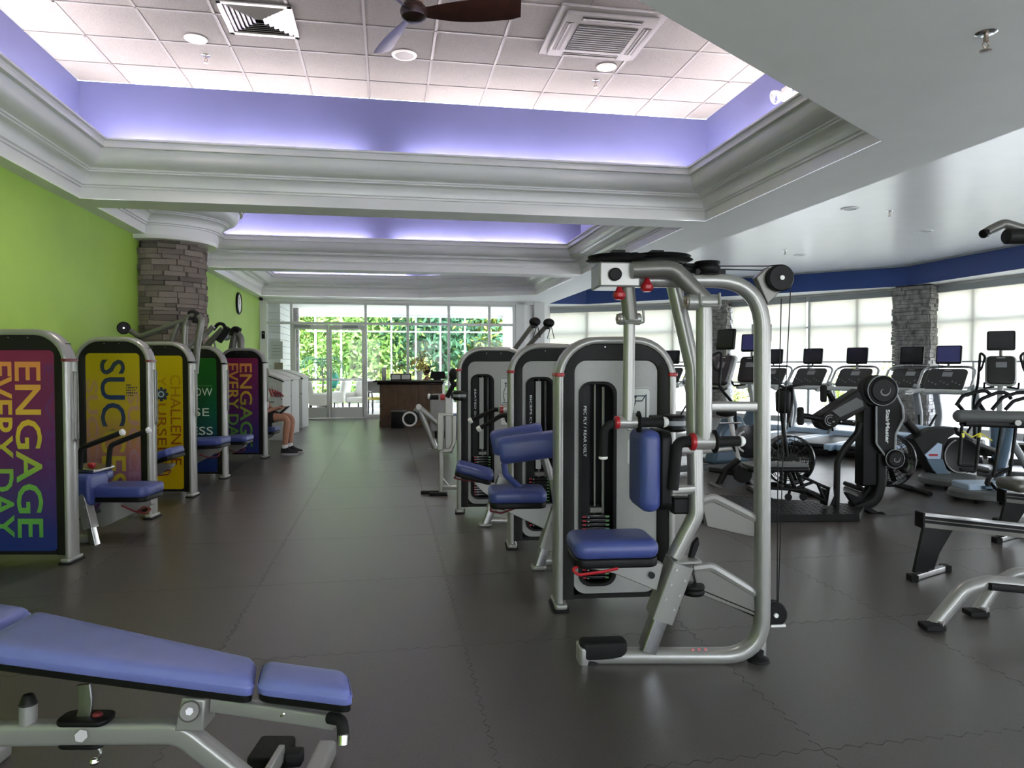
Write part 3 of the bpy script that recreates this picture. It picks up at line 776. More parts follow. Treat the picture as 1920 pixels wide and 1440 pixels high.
def bush(X, Y, r, h, m_, seed, label):
    t = thing('shrub', label, 'shrub', room(X, Y, -0.32), 0, 'low shrubs in the garden')
    b = MB()
    for k in range(5): b.tube([(0, 0, 0), (math.cos(k*1.3)*r*.5, math.sin(k*1.3)*r*.5, h*.7)], 0.02, 5)
    b.build('stems', 'bark', t)
    l = leaf_mesh('foliage', 1300, r, r*.7, h*.4, m_, seed, 0.1); l.v = [(x, y, max(0.02, z_ + h*.5)) for x, y, z_ in l.v]; l.build('foliage', m_, t)
for k, (X, Y, r, h, m_, lb) in enumerate(((-4.6, 28.6, 1.2, 1.5, 'leaf_b', 'low bright shrub behind the left armchair'), (-2.0, 28.4, 1.1, 1.3, 'leaf_a', 'low green shrub behind the right armchair'), (0.9, 28.7, 1.2, 1.5, 'leaf_b', 'low shrub just left of the desk top'), (3.4, 28.5, 1.3, 1.7, 'leaf_a', 'low shrub behind the desk monitor'), (6.2, 28.8, 1.2, 1.7, 'leaf_b', 'low shrub by the right corner of the porch'),
    (14.6, 19.5, 1.2, 1.6, 'leaf_b', 'green shrub outside behind the treadmill under the second shade'), (17.0, 15.0, 1.3, 1.4, 'leaf_a', 'green shrub outside behind the ellipticals'), (11.6, 23.5, 1.3, 1.6, 'leaf_b', 'green shrub outside the window left of the near stone pier'))):
    bush(X, Y, r, h, m_, 60 + k, lb)
# porch armchairs, side chair, pots
def armchair(px, Y, rz, label):
    t = thing('armchair', label, 'armchair', room(sfx(px, Y), Y, 0), rz, 'cream porch armchairs')
    b = MB(); b.slab(0.62, 0.60, 0.16, 0.06, 0.04, Matrix.Translation((0, 0, 0.28))); b.build('seat', 'armchair', t)
    b = MB(); b.slab(0.66, 0.66, 0.14, 0.10, 0.05, Matrix.Translation((0, 0.30, 0.62)) @ Matrix.Rotation(PI/2 - 0.18, 4, 'X')); b.build('backrest', 'armchair', t)
    for s in (-1, 1):
        b = MB(); b.slab(0.60, 0.34, 0.10, 0.08, 0.04, Matrix.Translation((s*0.33 - (0.05 if s > 0 else 0.05), 0, 0.42)) @ Matrix.Rotation(PI/2, 4, 'Y') @ rotz(PI/2)); b.build('arm', 'armchair', t)
        for y in (-0.24, 0.26): b = MB(); b.cyl((s*0.27, y, 0), (s*0.25, y*.9, 0.29), 0.022, 0.03, n=8); b.build('leg', 'desk_top', t)
armchair(598, 21.4, 1.9, 'cream porch armchair seen through the left glass door')
armchair(634, 22.9, -1.7, 'cream porch armchair beside the teal pot')
armchair(676, 22.2, -0.4, 'cream porch armchair nearest the desk')
t = thing('side_chair', 'dark wooden chair with yellow-green seat left of the desk', 'chair', room(sfx(707, 20.6), 20.6, 0), 0.5)
b = MB(); b.slab(0.45, 0.45, 0.07, 0.03, 0.02, Matrix.Translation((0, 0, 0.43))); b.build('seat', 'yellow', t)
b = MB(); b.slab(0.44, 0.34, 0.04, 0.03, 0.01, Matrix.Translation((0, 0.22, 0.78)) @ Matrix.Rotation(PI/2 - 0.1, 4, 'X')); b.build('backrest', 'silver_dark', t)
for sx in (-1, 1):
    for sy in (-1, 1): b = MB(); b.cyl((sx*0.2, sy*0.2, 0), (sx*0.19, sy*0.19, 0.62 if sy > 0 else 0.44), 0.022, n=8); b.build('leg', 'desk_top', t)
    b = MB(); b.tube(fillet([(sx*0.2, -0.2, 0.43), (sx*0.22, -0.2, 0.66), (sx*0.2, 0.2, 0.68)], 0.05), 0.018, 8); b.build('armrest', 'desk_top', t)
t = thing('glass_pot', 'teal glazed pot on a stand behind the glass door', 'pot', room(sfx(624, 23.6), 23.6, 0), 0)
b = MB(); b.lathe([(0, 0.68), (0.09, 0.68), (0.19, 0.85), (0.2, 1.0), (0.12, 1.13), (0.13, 1.16), (0.1, 1.16), (0, 1.1)]); b.build('pot', 'teal', t)
b = MB(); b.lathe([(0, 0.66), (0.22, 0.66), (0.22, 0.68), (0, 0.68)]); 
for k in range(3): b.cyl((0.16*math.cos(k*2.1), 0.16*math.sin(k*2.1), 0), (0.12*math.cos(k*2.1), 0.12*math.sin(k*2.1), 0.67), 0.015, n=8)
b.build('stand', 'bronze', t)
t = thing('potted_palm', 'dark drooping palm in a pot behind the glass doors', 'plant', room(sfx(604, 23.3), 23.3, 0), 0)
b = MB(); b.lathe([(0, 0), (0.16, 0), (0.22, 0.35), (0.2, 0.35), (0, 0.3)]); b.build('pot', 'bark', t)
b = MB(); b.tube([(0, 0, 0.3), (0.03, 0, 0.9), (0, 0, 1.35)], 0.025, 7); b.build('stem', 'bark', t)
rn = random.Random(3)
for k in range(9):
    a = k * 0.7 + rn.uniform(-.2, .2); fr = MB(); pts = []
    for i in range(8):
        tt = i / 7; r_ = 0.75 * tt; pts.append(Vector((math.cos(a)*r_, math.sin(a)*r_, 1.35 + 0.45*math.sin(tt*2.4) - 0.35*tt*tt)))
    fr.tube(pts, 0.008, 5)
    for i in range(1, 8):
        for s in (-1, 1):
            d_ = Vector((-math.sin(a), math.cos(a), 0)) * s; p_ = pts[i]; e = p_ + d_*0.16 + Vector((0, 0, -0.14)) + (pts[i] - pts[i-1])*0.8
            fr.add([p_, (p_ + e)/2 + (pts[i]-pts[i-1])*0.25, e, (p_ + e)/2 - (pts[i]-pts[i-1])*0.2], [(0, 1, 2, 3)])
    fr.build('frond', 'leaf_c', t)
# ================================================================== WEIGHT MACHINES
def tomb(w, h, r, i, y, z0, n=8, it=None, ri=None):
    hw, top, rr_ = w/2 - i, h - (i if it is None else it), max(r - i, 0.012) if ri is None else ri; o = [(-hw, y, z0)]
    for k in range(n + 1): a = PI - k/n*PI/2; o.append((-hw + rr_ + rr_*math.cos(a), y, top - rr_ + rr_*math.sin(a)))
    for k in range(n + 1): a = PI/2 - k/n*PI/2; o.append((hw - rr_ + rr_*math.cos(a), y, top - rr_ + rr_*math.sin(a)))
    o.append((hw, y, z0)); return o
def archsweep(mb, w, h, r, z0, sec):
    L = [tomb(w, h, r, e[0], e[1], z0, 8, *e[2:]) for e in sec]; K = len(L[0]); S = len(sec); fs = []
    for s_ in range(S):
        t = (s_ + 1) % S
        for k in range(K - 1): fs.append((s_*K + k, s_*K + k + 1, t*K + k + 1, t*K + k))
    fs.append(tuple(s_*K for s_ in range(S))); fs.append(tuple(s_*K + K - 1 for s_ in reversed(range(S))))
    return mb.add([p for l in L for p in l], fs)
def fit_text(body, name, material, parent, org, xax, yax, L, H, bold=0.0, depth=0.0008):
    """lettering scaled to length L and cap height H, starting at org"""
    o = text(body, name, material, parent, Matrix.Identity(4), 1.0, bold=bold, depth=0.0)
    xs_ = [v.co.x for v in o.data.vertices]; ys_ = [v.co.y for v in o.data.vertices]
    sx, sy = L / (max(xs_) - min(xs_)), H / (max(ys_) - min(ys_))
    o.data.transform(frame(org, xax, yax) @ Matrix.Diagonal((sx, sy, 1, 1)) @ Matrix.Translation((-min(xs_), -min(ys_), 0)))
    return o
TW = 0.72
def tower(th, h, r=0.25, band='red_dark', d=0.13, zb=None, top_in=0.155, rin=0.035):
    """silver arched post frame, dark inner shroud, feet"""
    zb = zb or h - 0.235
    b = MB(); archsweep(b, TW, h, r, 0.03, [(0.0, 0.02), (0.012, 0.004), (0.028, 0.0), (0.042, 0.008), (0.042, d), (0.02, d), (0.0, d - 0.02)]); b.build('post_frame', 'silver', th, ang=50)
    b = MB(); archsweep(b, TW, h, r, 0.06, [(0.040, 0.02), (0.046, 0.013), (0.104, 0.017, top_in - 0.006, rin + .01), (0.112, 0.026, top_in, rin), (0.112, d - 0.01, top_in, rin), (0.040, d - 0.01)]); sh = b.build('shroud', 'charcoal', th, ang=50)
    for s in (-1, 1):
        b = MB(); b.slab(0.058, d + 0.008, 0.022, 0.02, 0.004, Matrix.Translation((s*(TW/2 - 0.023), d/2, zb))); b.build('band', band, th)
        b = MB(); b.slab(0.075, d + 0.05, 0.03, 0.02, 0.01, Matrix.Translation((s*(TW/2 - 0.03), d/2, 0.012))); ft = b.build('shoe', 'silver', th)
        b = MB(); b.slab(0.095, d + 0.07, 0.013, 0.02, 0.003, Matrix.Translation((s*(TW/2 - 0.03), d/2, 0.0))); b.build('foot_pad', 'black_rubber', ft)
    b = MB(); b.b2((-TW/2 + 0.09, 0.03, 0.06), (TW/2 - 0.09, d - 0.02, 0.085)); b.build('lower_rail', 'charcoal', th)
    b = MB()
    for s in (-1, 1): b.cyl((s*0.07, 0.012, h - 0.062), (s*0.07, 0.02, h - 0.062), 0.004, n=6)
    b.build('screw', 'steel', sh)
    return sh
def pad(th, c, size, m=None, mt='blue_vinyl', r=0.06, b_=0.03, name='seat_pad', board=True):
    """upholstered pad; size = (x, y, thickness); m orients it about its centre"""
    w, d_, t_ = size; mm = Matrix.Translation(c) @ (m or Matrix.Identity(4))
    k = 0.72 if board else 1.0
    o = MB().slab(w, d_, t_*k, r, min(b_, t_*k*0.45), mm @ Matrix.Translation((0, 0, t_*(0.5 - k))), 6, 4).build(name, mt, th, ang=60)
    if board: MB().slab(w*0.97, d_*0.97, t_*0.34, r*0.9, 0.008, mm @ Matrix.Translation((0, 0, -t_*0.5))).build('pad_board', 'black', o)
    return o
def post_tel(th, A, B, w=0.055, frac=0.42):
    """telescoping seat post from foot A to head B"""
    A, B = Vector(A), Vector(B); Mp = A.lerp(B, frac); d_ = (B - A).normalized()
    MB().tube([A, Mp], 0, sec=(w*0.38, w*0.5, 0.01), up=(0, 1, 0)).build('inner_tube', 'steel', th)
    o = MB().tube([A.lerp(B, frac*0.8), B], 0, sec=(w*0.55, w*0.72, 0.008), up=(0, 1, 0)).build('sleeve', 'silver', th)
    b = MB(); n = Vector((0, -1, 0)) * (w*0.76)
    for k in range(6):
        p_ = Mp.lerp(B, 0.12 + 0.15*k) + n; s_ = d_.cross(Vector((0, 1, 0))) * (w*0.3)*(1 if k % 2 else -1); b.cyl(p_ + s_, p_ + s_ + Vector((0, -0.006, 0)), 0.006, n=6)
    b.build('rivets', 'steel', o)
    return o
def lever(th, P, mt='red_dark'):
    MB().tube(fillet(P, 0.02), 0.007, 6).build('adjust_lever', mt, th)
def plate(th, pts, dy=0.05, name='seat_carrier', mt='silver'):
    return MB().prism([Vector(p) for p in pts], (0, dy, 0)).build(name, mt, th, bevel=0.004)

# ---- left row: towers seen from their printed backs
grad('ink_engage', [(0.0, (0.12, 0.45, 0.09)), (0.35, (0.20, 0.52, 0.08)), (0.6, (0.85, 0.62, 0.05)), (1.0, (1.0, 0.34, 0.10))], 'Z', 0.15, 1.5)
grad('bg_engage', [(0.0, (0.005, 0.045, 0.24)), (0.22, (0.03, 0.035, 0.22)), (0.5, (0.11, 0.012, 0.15)), (0.85, (0.24, 0.012, 0.10)), (1.0, (0.30, 0.012, 0.09))], 'Z', 0.0, 1.65, noise=0.12)
grad('ghost_engage', [(0.0, (0.03, 0.03, 0.2)), (1.0, (0.22, 0.02, 0.15))], 'Z', 0.15, 1.6)
grad('bg_success', [(0.0, (0.09, 0.03, 0.22)), (0.25, (0.20, 0.07, 0.26)), (0.5, (0.50, 0.20, 0.13)), (0.68, (0.62, 0.42, 0.03)), (1.0, (0.60, 0.46, 0.0))], 'Z', 0.05, 1.6, noise=0.18)
grad('ink_success', [(0.0, (0.62, 0.47, 0.03)), (0.47, (0.60, 0.42, 0.05)), (0.5, (0.03, 0.045, 0.12)), (0.72, (0.008, 0.03, 0.17)), (1.0, (0.02, 0.035, 0.06))], 'Z', 0.2, 1.5)
grad('ghost_success', [(0.0, (0.17, 0.07, 0.30)), (0.5, (0.56, 0.28, 0.26)), (1.0, (0.60, 0.42, 0.03))], 'Z', 0.1, 1.6)
grad('bg_challenge', [(0.0, (0.60, 0.44, 0.0)), (0.35, (0.62, 0.40, 0.0)), (1.0, (0.58, 0.46, 0.0))], 'Z', 0.0, 1.6, noise=0.1)
grad('ink_challenge', [(0.0, (0.20, 0.02, 0.01)), (0.5, (0.36, 0.10, 0.01)), (1.0, (0.50, 0.34, 0.0))], 'Z', 0.4, 1.4)
grad('bg_green', [(0.0, (0.005, 0.02, 0.16)), (0.25, (0.005, 0.03, 0.15)), (0.45, (0.0, 0.09, 0.085)), (0.75, (0.0, 0.13, 0.025)), (1.0, (0.005, 0.16, 0.01))], 'Z', 0.1, 1.6, noise=0.1)
DN, RT, UPZ = (0, 0, -1), (1, 0, 0), (0, 0, 1)
def left_machine(px_r, D, h, bgm, label, band='red_dark', flip=False):
    xr = q(px_r, 700, D + 0.125).x
    th = thing('weight_machine', label, 'exercise machine', (xr - TW/2 - 0.0, D, 0), 0, 'weight machines along the green wall')
    tower(th, h, band=band)
    o = tomb(TW, h, 0.25, 0.0, 0, 0)
    hw, zt, zb_ = TW/2 - 0.108, h - 0.150, 0.088
    b = MB(); poly = [(x, 0.022, z_ + (zt + zb_)/2) for x, z_ in rrect(hw*2, zt - zb_, 0.035, 4)]
    b.prism(poly, (0, 0.02, 0)); pn_ = b.build('print_panel', bgm, th)
    b = MB(); b.b2((-TW/2 + 0.045, 0.06, 0.09), (TW/2 - 0.045, 0.12, h - 0.1)); b.build('back_cover', 'charcoal', th)
    b = MB(); xx = TW/2 + 0.012; b.tube(fillet([(xx, 0.05, h - 0.31), (xx + 0.006, 0.05, h - 0.33), (xx + 0.006, 0.05, h - 0.80), (xx, 0.08, h - 0.83), (xx, 0.10, h - 0.80), (xx, 0.10, h - 0.31)], 0.02), 0.006, 6, close=True); b.build('side_handle', 'silver_dark', th)
    return th, pn_
Lt = {}
# T1 and T5 ENGAGE EVERY DAY
def engage(pn_, h):
    zt = h - 0.235
    fit_text('ENGAGE', 'lettering', 'ink_engage', pn_, (-0.035, 0.0205, zt), DN, RT, 1.28, 0.19, bold=0.012)
    fit_text('EVERY DAY', 'lettering', 'ink_engage', pn_, (-0.225, 0.0205, zt), DN, RT, 1.28, 0.17, bold=0.016)
    for k, (x, s_) in enumerate(((0.175, 'EVERY'), (-0.255, 'DAY'))): fit_text(s_, 'ghost_lettering', 'ghost_engage', pn_, (x, 0.0212, zt - 0.02), DN, RT, 1.2, 0.075 if k == 0 else 0.03, bold=0.01)
t1, p1 = left_machine(146, 5.14, 1.70, 'bg_engage', 'weight machine nearest the camera on the left, purple panel reading ENGAGE EVERY DAY'); engage(p1, 1.70)
t2, p2 = left_machine(294, 6.63, 1.70, 'bg_success', 'weight machine with a yellow to violet panel reading SUCCESS')
t3, p3 = left_machine(369, 7.71, 1.69, 'bg_challenge', 'weight machine with a plain yellow panel reading CHALLENGE YOURSELF', band='black')
t4, p4 = left_machine(428, 8.95, 1.675, 'bg_green', 'weight machine with a dark green panel and white lettering', band='black')
t5, p5 = left_machine(502, 10.9, 1.69, 'bg_engage', 'farthest weight machine on the left, purple panel, seated person behind it', band='black'); engage(p5, 1.69)
# T2 SUCCESS
fit_text('SUCCESS', 'lettering', 'ink_success', p2, (-0.115, 0.0205, 1.49), DN, RT, 1.36, 0.23, bold=0.012)
for x, H, z_ in ((-0.25, 0.11, 1.3), (0.135, 0.11, 1.2)): fit_text('SUCCESS', 'ghost_lettering', 'ghost_success', p2, (x, 0.0212, z_), DN, RT, 1.15, H, bold=0.03)
b = MB(); rn = random.Random(2)
for k in range(5):
    for j in range(6): b.b2((0.125 + k*0.0 + j*0.018, 0.0203, 1.245 - k*0.024), (0.125 + j*0.018 + rn.uniform(.006, .016), 0.0218, 1.258 - k*0.024)) if j < (3, 6, 5, 6, 4)[k] else None
b.build('small_print', 'print_ink', p2)
# T3 CHALLENGE YOURSELF
fit_text('CHALLENGE', 'lettering', 'ink_challenge', p3, (0.115, 0.0205, 1.33), DN, RT, 0.98, 0.115)
fit_text('Y', 'lettering', 'ink_challenge', p3, (-0.03, 0.0205, 1.31), DN, RT, 0.10, 0.10)
fit_text('URSELF', 'lettering', 'ink_challenge', p3, (-0.03, 0.0205, 1.02), DN, RT, 0.66, 0.10)
b = MB(); b.lathe([(0, 0), (0.05, 0), (0.055, 0.004), (0, 0.006)], Matrix.Translation((0.02, 0.0206, 1.12)) @ Matrix.Rotation(PI/2, 4, 'X'), 20)
for a in range(8): b.box((0.02 + 0.06*math.cos(a*PI/4), 0.0195, 1.12 + 0.06*math.sin(a*PI/4)), (0.03, 0.003, 0.03))
b.build('emblem', 'print_ink', p3)
b = MB(); b.lathe([(0.022, 0.006), (0.034, 0.006), (0.034, 0.0075), (0.022, 0.0075)], Matrix.Translation((0.02, 0.0206, 1.12)) @ Matrix.Rotation(PI/2, 4, 'X'), 20); b.build('emblem_ring', 'cowl_pale', p3)
# T4 white lettering
for s_, y_, L_ in (('OW', 735, 0.235), ('SE', 773, 0.19), ('ESS', 808, 0.27)):
    z_ = q(395, y_, 8.95).z - 0.05; xe = 0.20 if s_ != 'SE' else 0.155
    fit_text(s_, 'lettering', 'print_white', p4, (xe - L_, 0.0205, z_), RT, UPZ, L_, 0.10)
b = MB(); b.b2((-0.25, 0.0212, 1.17), (0.2, 0.0216, 1.175)); b.build('rule', 'mark_green', p4)

# stations behind the left towers
def loc(th): return lambda px, py, D: q(px, py, D) - Vector(th.location)
P = loc(t1)
pad(t1, P(240, 921, 5.95), (0.47, 0.36, 0.125))
plate(t1, [P(192, 936, 5.9), P(284, 936, 5.9), P(284, 947, 5.9), P(190, 990, 5.9), P(176, 970, 5.9)], 0.06)
b = MB(); b.cyl(P(184, 958, 5.895), P(184, 958, 5.88), 0.02, n=12); b.build('bolt_cap', 'black', t1)
post_tel(t1, P(179, 1024, 5.7), P(150, 905, 5.75), 0.07, 0.35)
b = MB(); b.slab(0.11, 0.10, 0.03, 0.03, 0.01, Matrix.Translation(P(178, 1028, 5.7))); b.build('post_foot', 'silver', t1)
b = MB(); b.tube([P(178, 1010, 5.72), P(60, 1010, 5.72)], 0, sec=(0.03, 0.035), up=(0, 0, 1)); b.build('floor_beam', 'silver', t1)
lever(t1, [P(228, 948, 5.75), P(250, 958, 5.72), P(272, 962, 5.70), P(285, 955, 5.72), P(270, 950, 5.75), P(255, 960, 5.78)])
pad(t1, P(167, 916, 5.84), (0.26, 0.30, 0.17), Matrix.Rotation(PI/2, 4, 'Y'), name='chest_pad', board=False)
pad(t1, P(172, 893, 5.95), (0.22, 0.34, 0.09), name='thigh_pad', board=False)
b = MB(); b.slab(0.23, 0.3, 0.03, 0.02, 0.01, Matrix.Translation(P(172, 880, 5.95)) @ Matrix.Rotation(0.12, 4, 'Y')); br = b.build('bracket', 'steel', t1)
b = MB(); b.ball(P(172, 872, 5.85), (0.035, 0.03, 0.025), 10); b.build('knob', 'red', t1)
for k, (pts, cp) in enumerate((([P(150, 880, 5.7), P(152, 840, 5.7), P(226, 812, 5.7)], P(229, 811, 5.7)), ([P(203, 875, 6.0), P(207, 835, 6.0), P(275, 808, 6.0)], P(278, 807, 6.0)))):
    f_ = fillet(pts, 0.06); b = MB(); b.tube(f_, 0.021, 10); hd = b.build('handle', 'grip', t1)
    d_ = (Vector(f_[-1]) - Vector(f_[-2])).normalized(); b = MB(); b.cyl(Vector(cp) - d_*0.015, Vector(cp) + d_*0.02, 0.027, n=14, bev=0.008); b.build('end_cap', 'white_plastic', hd)
def station(th, seat, D, foot, tilt=0.0, L=0.42, lev=True):
    P = loc(th); c_ = P(*seat, D)
    pad(th, c_, (L, 0.36, 0.115), Matrix.Rotation(tilt, 4, 'Y'))
    plate(th, [c_ + Vector((-L*0.45, -0.03, -0.06)), c_ + Vector((L*0.38, -0.03, -0.06)), c_ + Vector((L*0.34, -0.03, -0.10)), c_ + Vector((-L*0.5, -0.03, -0.30)), c_ + Vector((-L*0.62, -0.03, -0.2))], 0.06)
    hd = c_ + Vector((-L*0.55, 0, -0.12)); ft = Vector((hd.x - 0.05, hd.y, 0.03)); post_tel(th, ft, hd + Vector((-0.02, 0, 0.12)), 0.08, 0.4)
    b = MB(); b.slab(0.11, 0.1, 0.03, 0.03, 0.01, Matrix.Translation((ft.x, ft.y, 0))); b.build('post_foot', 'silver', th)
    b = MB(); b.tube([(ft.x, ft.y, 0.05), (ft.x - 0.3, ft.y - 0.4, 0.05)], 0, sec=(0.03, 0.035), up=(0, 0, 1)); b.build('floor_beam', 'silver', th)
    if lev: lever(th, [c_ + Vector((0.0, -0.2, -0.11)), c_ + Vector((0.1, -0.2, -0.15)), c_ + Vector((L*0.45, -0.2, -0.14)), c_ + Vector((L*0.48, -0.15, -0.1)), c_ + Vector((L*0.3, -0.15, -0.12))])
station(t2, (298, 858), 7.25, None, tilt=-0.32, L=0.42)
station(t3, (388, 830), 8.35, None, tilt=-0.05, L=0.46)
station(t4, (438, 824), 9.8, None, tilt=-0.02, L=0.46)
station(t5, (497, 806), 11.55, None, tilt=0.0, L=0.42, lev=False)
# overhead arms rising behind the third to fifth towers
P = loc(t3); D = 8.25
for pts, r_ in (([P(245, 620, D), P(262, 632, D), P(330, 606, D), P(352, 600, D)], 0.032), ([P(310, 648, D), P(322, 640, D), P(335, 606, D)], 0.03), ([P(345, 650, D), P(347, 610, D), P(354, 592, D), P(366, 590, D)], 0.036), ([P(372, 592, D), P(378, 600, D), P(370, 650, D), P(366, 700, D)], 0.036), ([P(345, 652, D), P(385, 628, D + .3), P(400, 612, D + .3)], 0.03)):
    b = MB(); b.tube(fillet(pts, 0.08), r_, 12); b.build('overhead_arm', 'silver_dark', t3)
b = MB(); b.cyl(P(232, 615, D - 0.05), P(232, 615, D + 0.0), 0.072, n=24, bev=0.012); pu = b.build('pulley', 'black', t3)
b = MB(); b.cyl(P(232, 615, D - 0.06), P(232, 615, D - 0.04), 0.012, n=8); b.build('axle', 'steel', pu)
b = MB(); b.tube(fillet([P(358, 600, D), P(356, 585, D), P(370, 588, D), P(366, 606, D)], 0.06), 0.034, 10); b.build('elbow_grip', 'black_rubber', t3)
b = MB(); b.tube([P(240, 622, D - .02), P(300, 660, D - .02)], 0.006, 6); b.build('cable', 'black', t3)
P = loc(t4); D = 9.3
for pts, r_, m_ in (([P(380, 660, D), P(395, 640, D), P(418, 617, D)], 0.04, 'silver_dark'), ([P(410, 640, D), P(420, 626, D), P(428, 614, D)], 0.045, 'black_rubber'), ([P(400, 618, D), P(410, 606, D), P(420, 608, D), P(424, 622, D)], 0.022, 'black_rubber'), ([P(388, 648, D), P(402, 640, D), P(404, 652, D)], 0.012, 'silver')):
    b = MB(); b.tube(fillet(pts, 0.08), r_, 10); b.build('overhead_handle', m_, t4)
P = loc(t5); D = 11.3
b = MB(); b.tube(fillet([P(432, 670, D), P(438, 640, D), P(442, 622, D), P(452, 634, D), P(452, 670, D)], 0.12), 0.055, 12); b.build('overhead_arm', 'silver_dark', t5)
b = MB(); b.tube(fillet([P(436, 630, D), P(440, 617, D), P(449, 622, D)], 0.08), 0.06, 12); b.build('elbow_grip', 'black_rubber', t5)
b = MB(); b.ball(P(424, 632, D), (0.07, 0.06, 0.06), 10); b.build('counterweight', 'grey_trim', t5)

# ---- right row: towers seen from the front with the weight stack window
def right_machine(px_l, D, h, rz, label, title, cat='exercise machine', name='weight_machine', red=True):
    xl = q(px_l, 700, D).x
    th = thing(name, label, cat, (xl + TW/2, D, 0), rz, 'weight machines right of the aisle')
    tower(th, h, band='red' if red else 'red_dark', d=0.16, top_in=0.142, rin=0.07)
    hw, zt, zb_ = TW/2 - 0.108, h - 0.138, 0.09
    xo, ww = -0.11, 0.215; wz0, wz1 = 0.14, h - 0.27
    out = [(x, z_ + (zt + zb_)/2) for x, z_ in rrect(hw*2, zt - zb_, 0.074, 5)]
    hole = [(x + xo, z_ + (wz0 + wz1)/2) for x, z_ in rrect(ww, wz1 - wz0, 0.07, 5)]
    b = MB()
    for y in (0.03, 0.045):
        tri = tessellate_polygon([[Vector((x, z_, 0)) for x, z_ in out], [Vector((x, z_, 0)) for x, z_ in hole]])
        b.add([(x, y, z_) for x, z_ in out + hole], [tuple(t) for t in tri])
    n1, n2 = len(out), len(hole)
    b.add([(x, y, z_) for y in (0.03, 0.045) for x, z_ in hole], [(k, (k+1) % n2, n2 + (k+1) % n2, n2 + k) for k in range(n2)])
    pn_ = b.build('front_panel', 'panel_grey', th)
    b = MB(); rg = [[(x*s_ + xo, y, z_*t_ + (wz0 + wz1)/2) for x, z_ in rrect(ww, wz1 - wz0, 0.07, 5)] for s_, t_, y in ((1.0, 1.0, 0.03), (1.06, 1.01, 0.022), (0.9, 0.985, 0.024), (0.88, 0.98, 0.05))]
    b.rings(rg, cap=False); b.build('window_rim', 'black', th)
    b = MB(); b.b2((-hw, 0.05, 0.1), (hw, 0.30, h - 0.14)); 
    b.f = [f for k, f in enumerate(b.f) if k != 2]           # open towards the window
    b.build('housing', 'black', th)
    for x in (-0.055, 0.055): b = MB(); b.cyl((xo + x, 0.13, 0.15), (xo + x, 0.13, wz1 - 0.03), 0.009, n=10); b.build('guide_rod', 'silver', th)
    pl0 = None; pm = MB(); pm.slab(0.19, 0.10, 0.021, 0.012, 0.004)
    for k in range(16):
        if pl0 is None: o = pl0 = pm.build('weight_plate', 'black_gloss', th)
        else: o = part_copy(pl0, th)
        o.location = (xo, 0.12, 0.16 + k*0.0245)
    mk = MB(); mk.b2((-0.011, -0.001, 0.004), (0.011, 0.001, 0.013)); a0 = {}
    for k in range(16):
        for x, m_ in ((-0.07, 'red'), (0.07, 'mark_green'), (-0.045, 'mark_white')):
            if m_ not in a0: o = a0[m_] = mk.build('weight_mark', m_, th)
            else: o = part_copy(a0[m_], th)
            o.location = (xo + x, 0.067, 0.162 + k*0.0245)
            if m_ == 'mark_white': o.scale = (0.4, 1, 0.6)
    b = MB(); b.cyl((xo, 0.11, 0.5), (xo, 0.11, wz1), 0.006, n=8); b.build('lift_rod', 'silver', th)
    b = MB(); b.b2((xo - 0.04, 0.06, 0.56), (xo + 0.04, 0.15, 0.595)); b.build('head_plate', 'silver_dark', th, bevel=0.006)
    if title: fit_text(title, 'lettering', 'print_white', pn_, (xo - 0.078, 0.0335 + 0.02, wz1 - 0.14), DN, RT, 0.30, 0.017)
    if name == 'weight_machine': b = MB(); b.b2((xo - 0.03, 0.06, 0.62), (xo + 0.012, 0.07, wz1 - 0.03)); b.build('inner_shield', 'panel_grey', th)
    # black strip carrying the title inside the window, exercise placard beside it
    b = MB(); b.b2((xo - 0.095, 0.055, 0.55), (xo - 0.042, 0.062, wz1 - 0.02)); b.build('title_strip', 'black', th)
    b = MB(); b.slab(0.15, 0.26, 0.004, 0.02, 0.001, frame((0.135, 0.031, wz1 - 0.16), (1, 0, 0), (0, 0, 1))); pc = b.build('placard', 'paper', pn_)
    b = MB(); rr_ = [(0.135 + x, 0.0262, wz1 - 0.16 + z_) for x, z_ in rrect(0.14, 0.25, 0.018, 4)]; b.tube(rr_, 0.0015, 4, close=True)
    ox, oz = 0.135, wz1 - 0.17                              # line figure working the machine
    for pts in ([(-.02, .09), (-.02, .05), (-.045, -.01), (0, -.02), (0.0, -.09)], [(-.02, .06), (.02, .06), (.04, .09)], [(.045, .1), (.045, -.1)], [(.045, .09), (-.03, .09)], [(-.045, -.02), (-.03, -.09)], [(-.05, -.1), (.05, -.1)]):
        b.tube([(ox + x, 0.0262, oz + z_) for x, z_ in pts], 0.003, 4, up=(0, 1, 0))
    b.ball((ox - .02, 0.0262, oz + .085), (0.009, 0.002, 0.009), 8)
    b.build('diagram', 'print_ink', pc)
    b = MB(); b.slab(0.13, 0.15, 0.003, 0.015, 0.001, frame((0.135, 0.031, wz1 - 0.41), (1, 0, 0), (0, 0, 1))); pc = b.build('instruction_card', 'panel_white', pn_)
    b = MB()
    for k in range(5): b.b2((0.09, 0.0268, wz1 - 0.36 - k*0.02), (0.175 - 0.01*(k % 2), 0.0276, wz1 - 0.355 - k*0.02))
    b.build('print_lines', 'print_ink', pc)
    return th
r1 = right_machine(1042, 4.18, 1.61, math.radians(5), 'large silver chest-fly machine with blue seat and overhead arms in the right foreground', 'PEC FLY / REAR DELT', name='chest_fly_machine')
r2 = right_machine(953, 5.57, 1.612, math.radians(4), 'weight machine with long blue arm pads, middle of the three grey-fronted towers', 'BICEPS CURL')
r3 = right_machine(856, 6.89, 1.614, math.radians(3), 'farthest of the three grey-fronted weight machines, with white-tipped black handles', 'SEATED DIP')
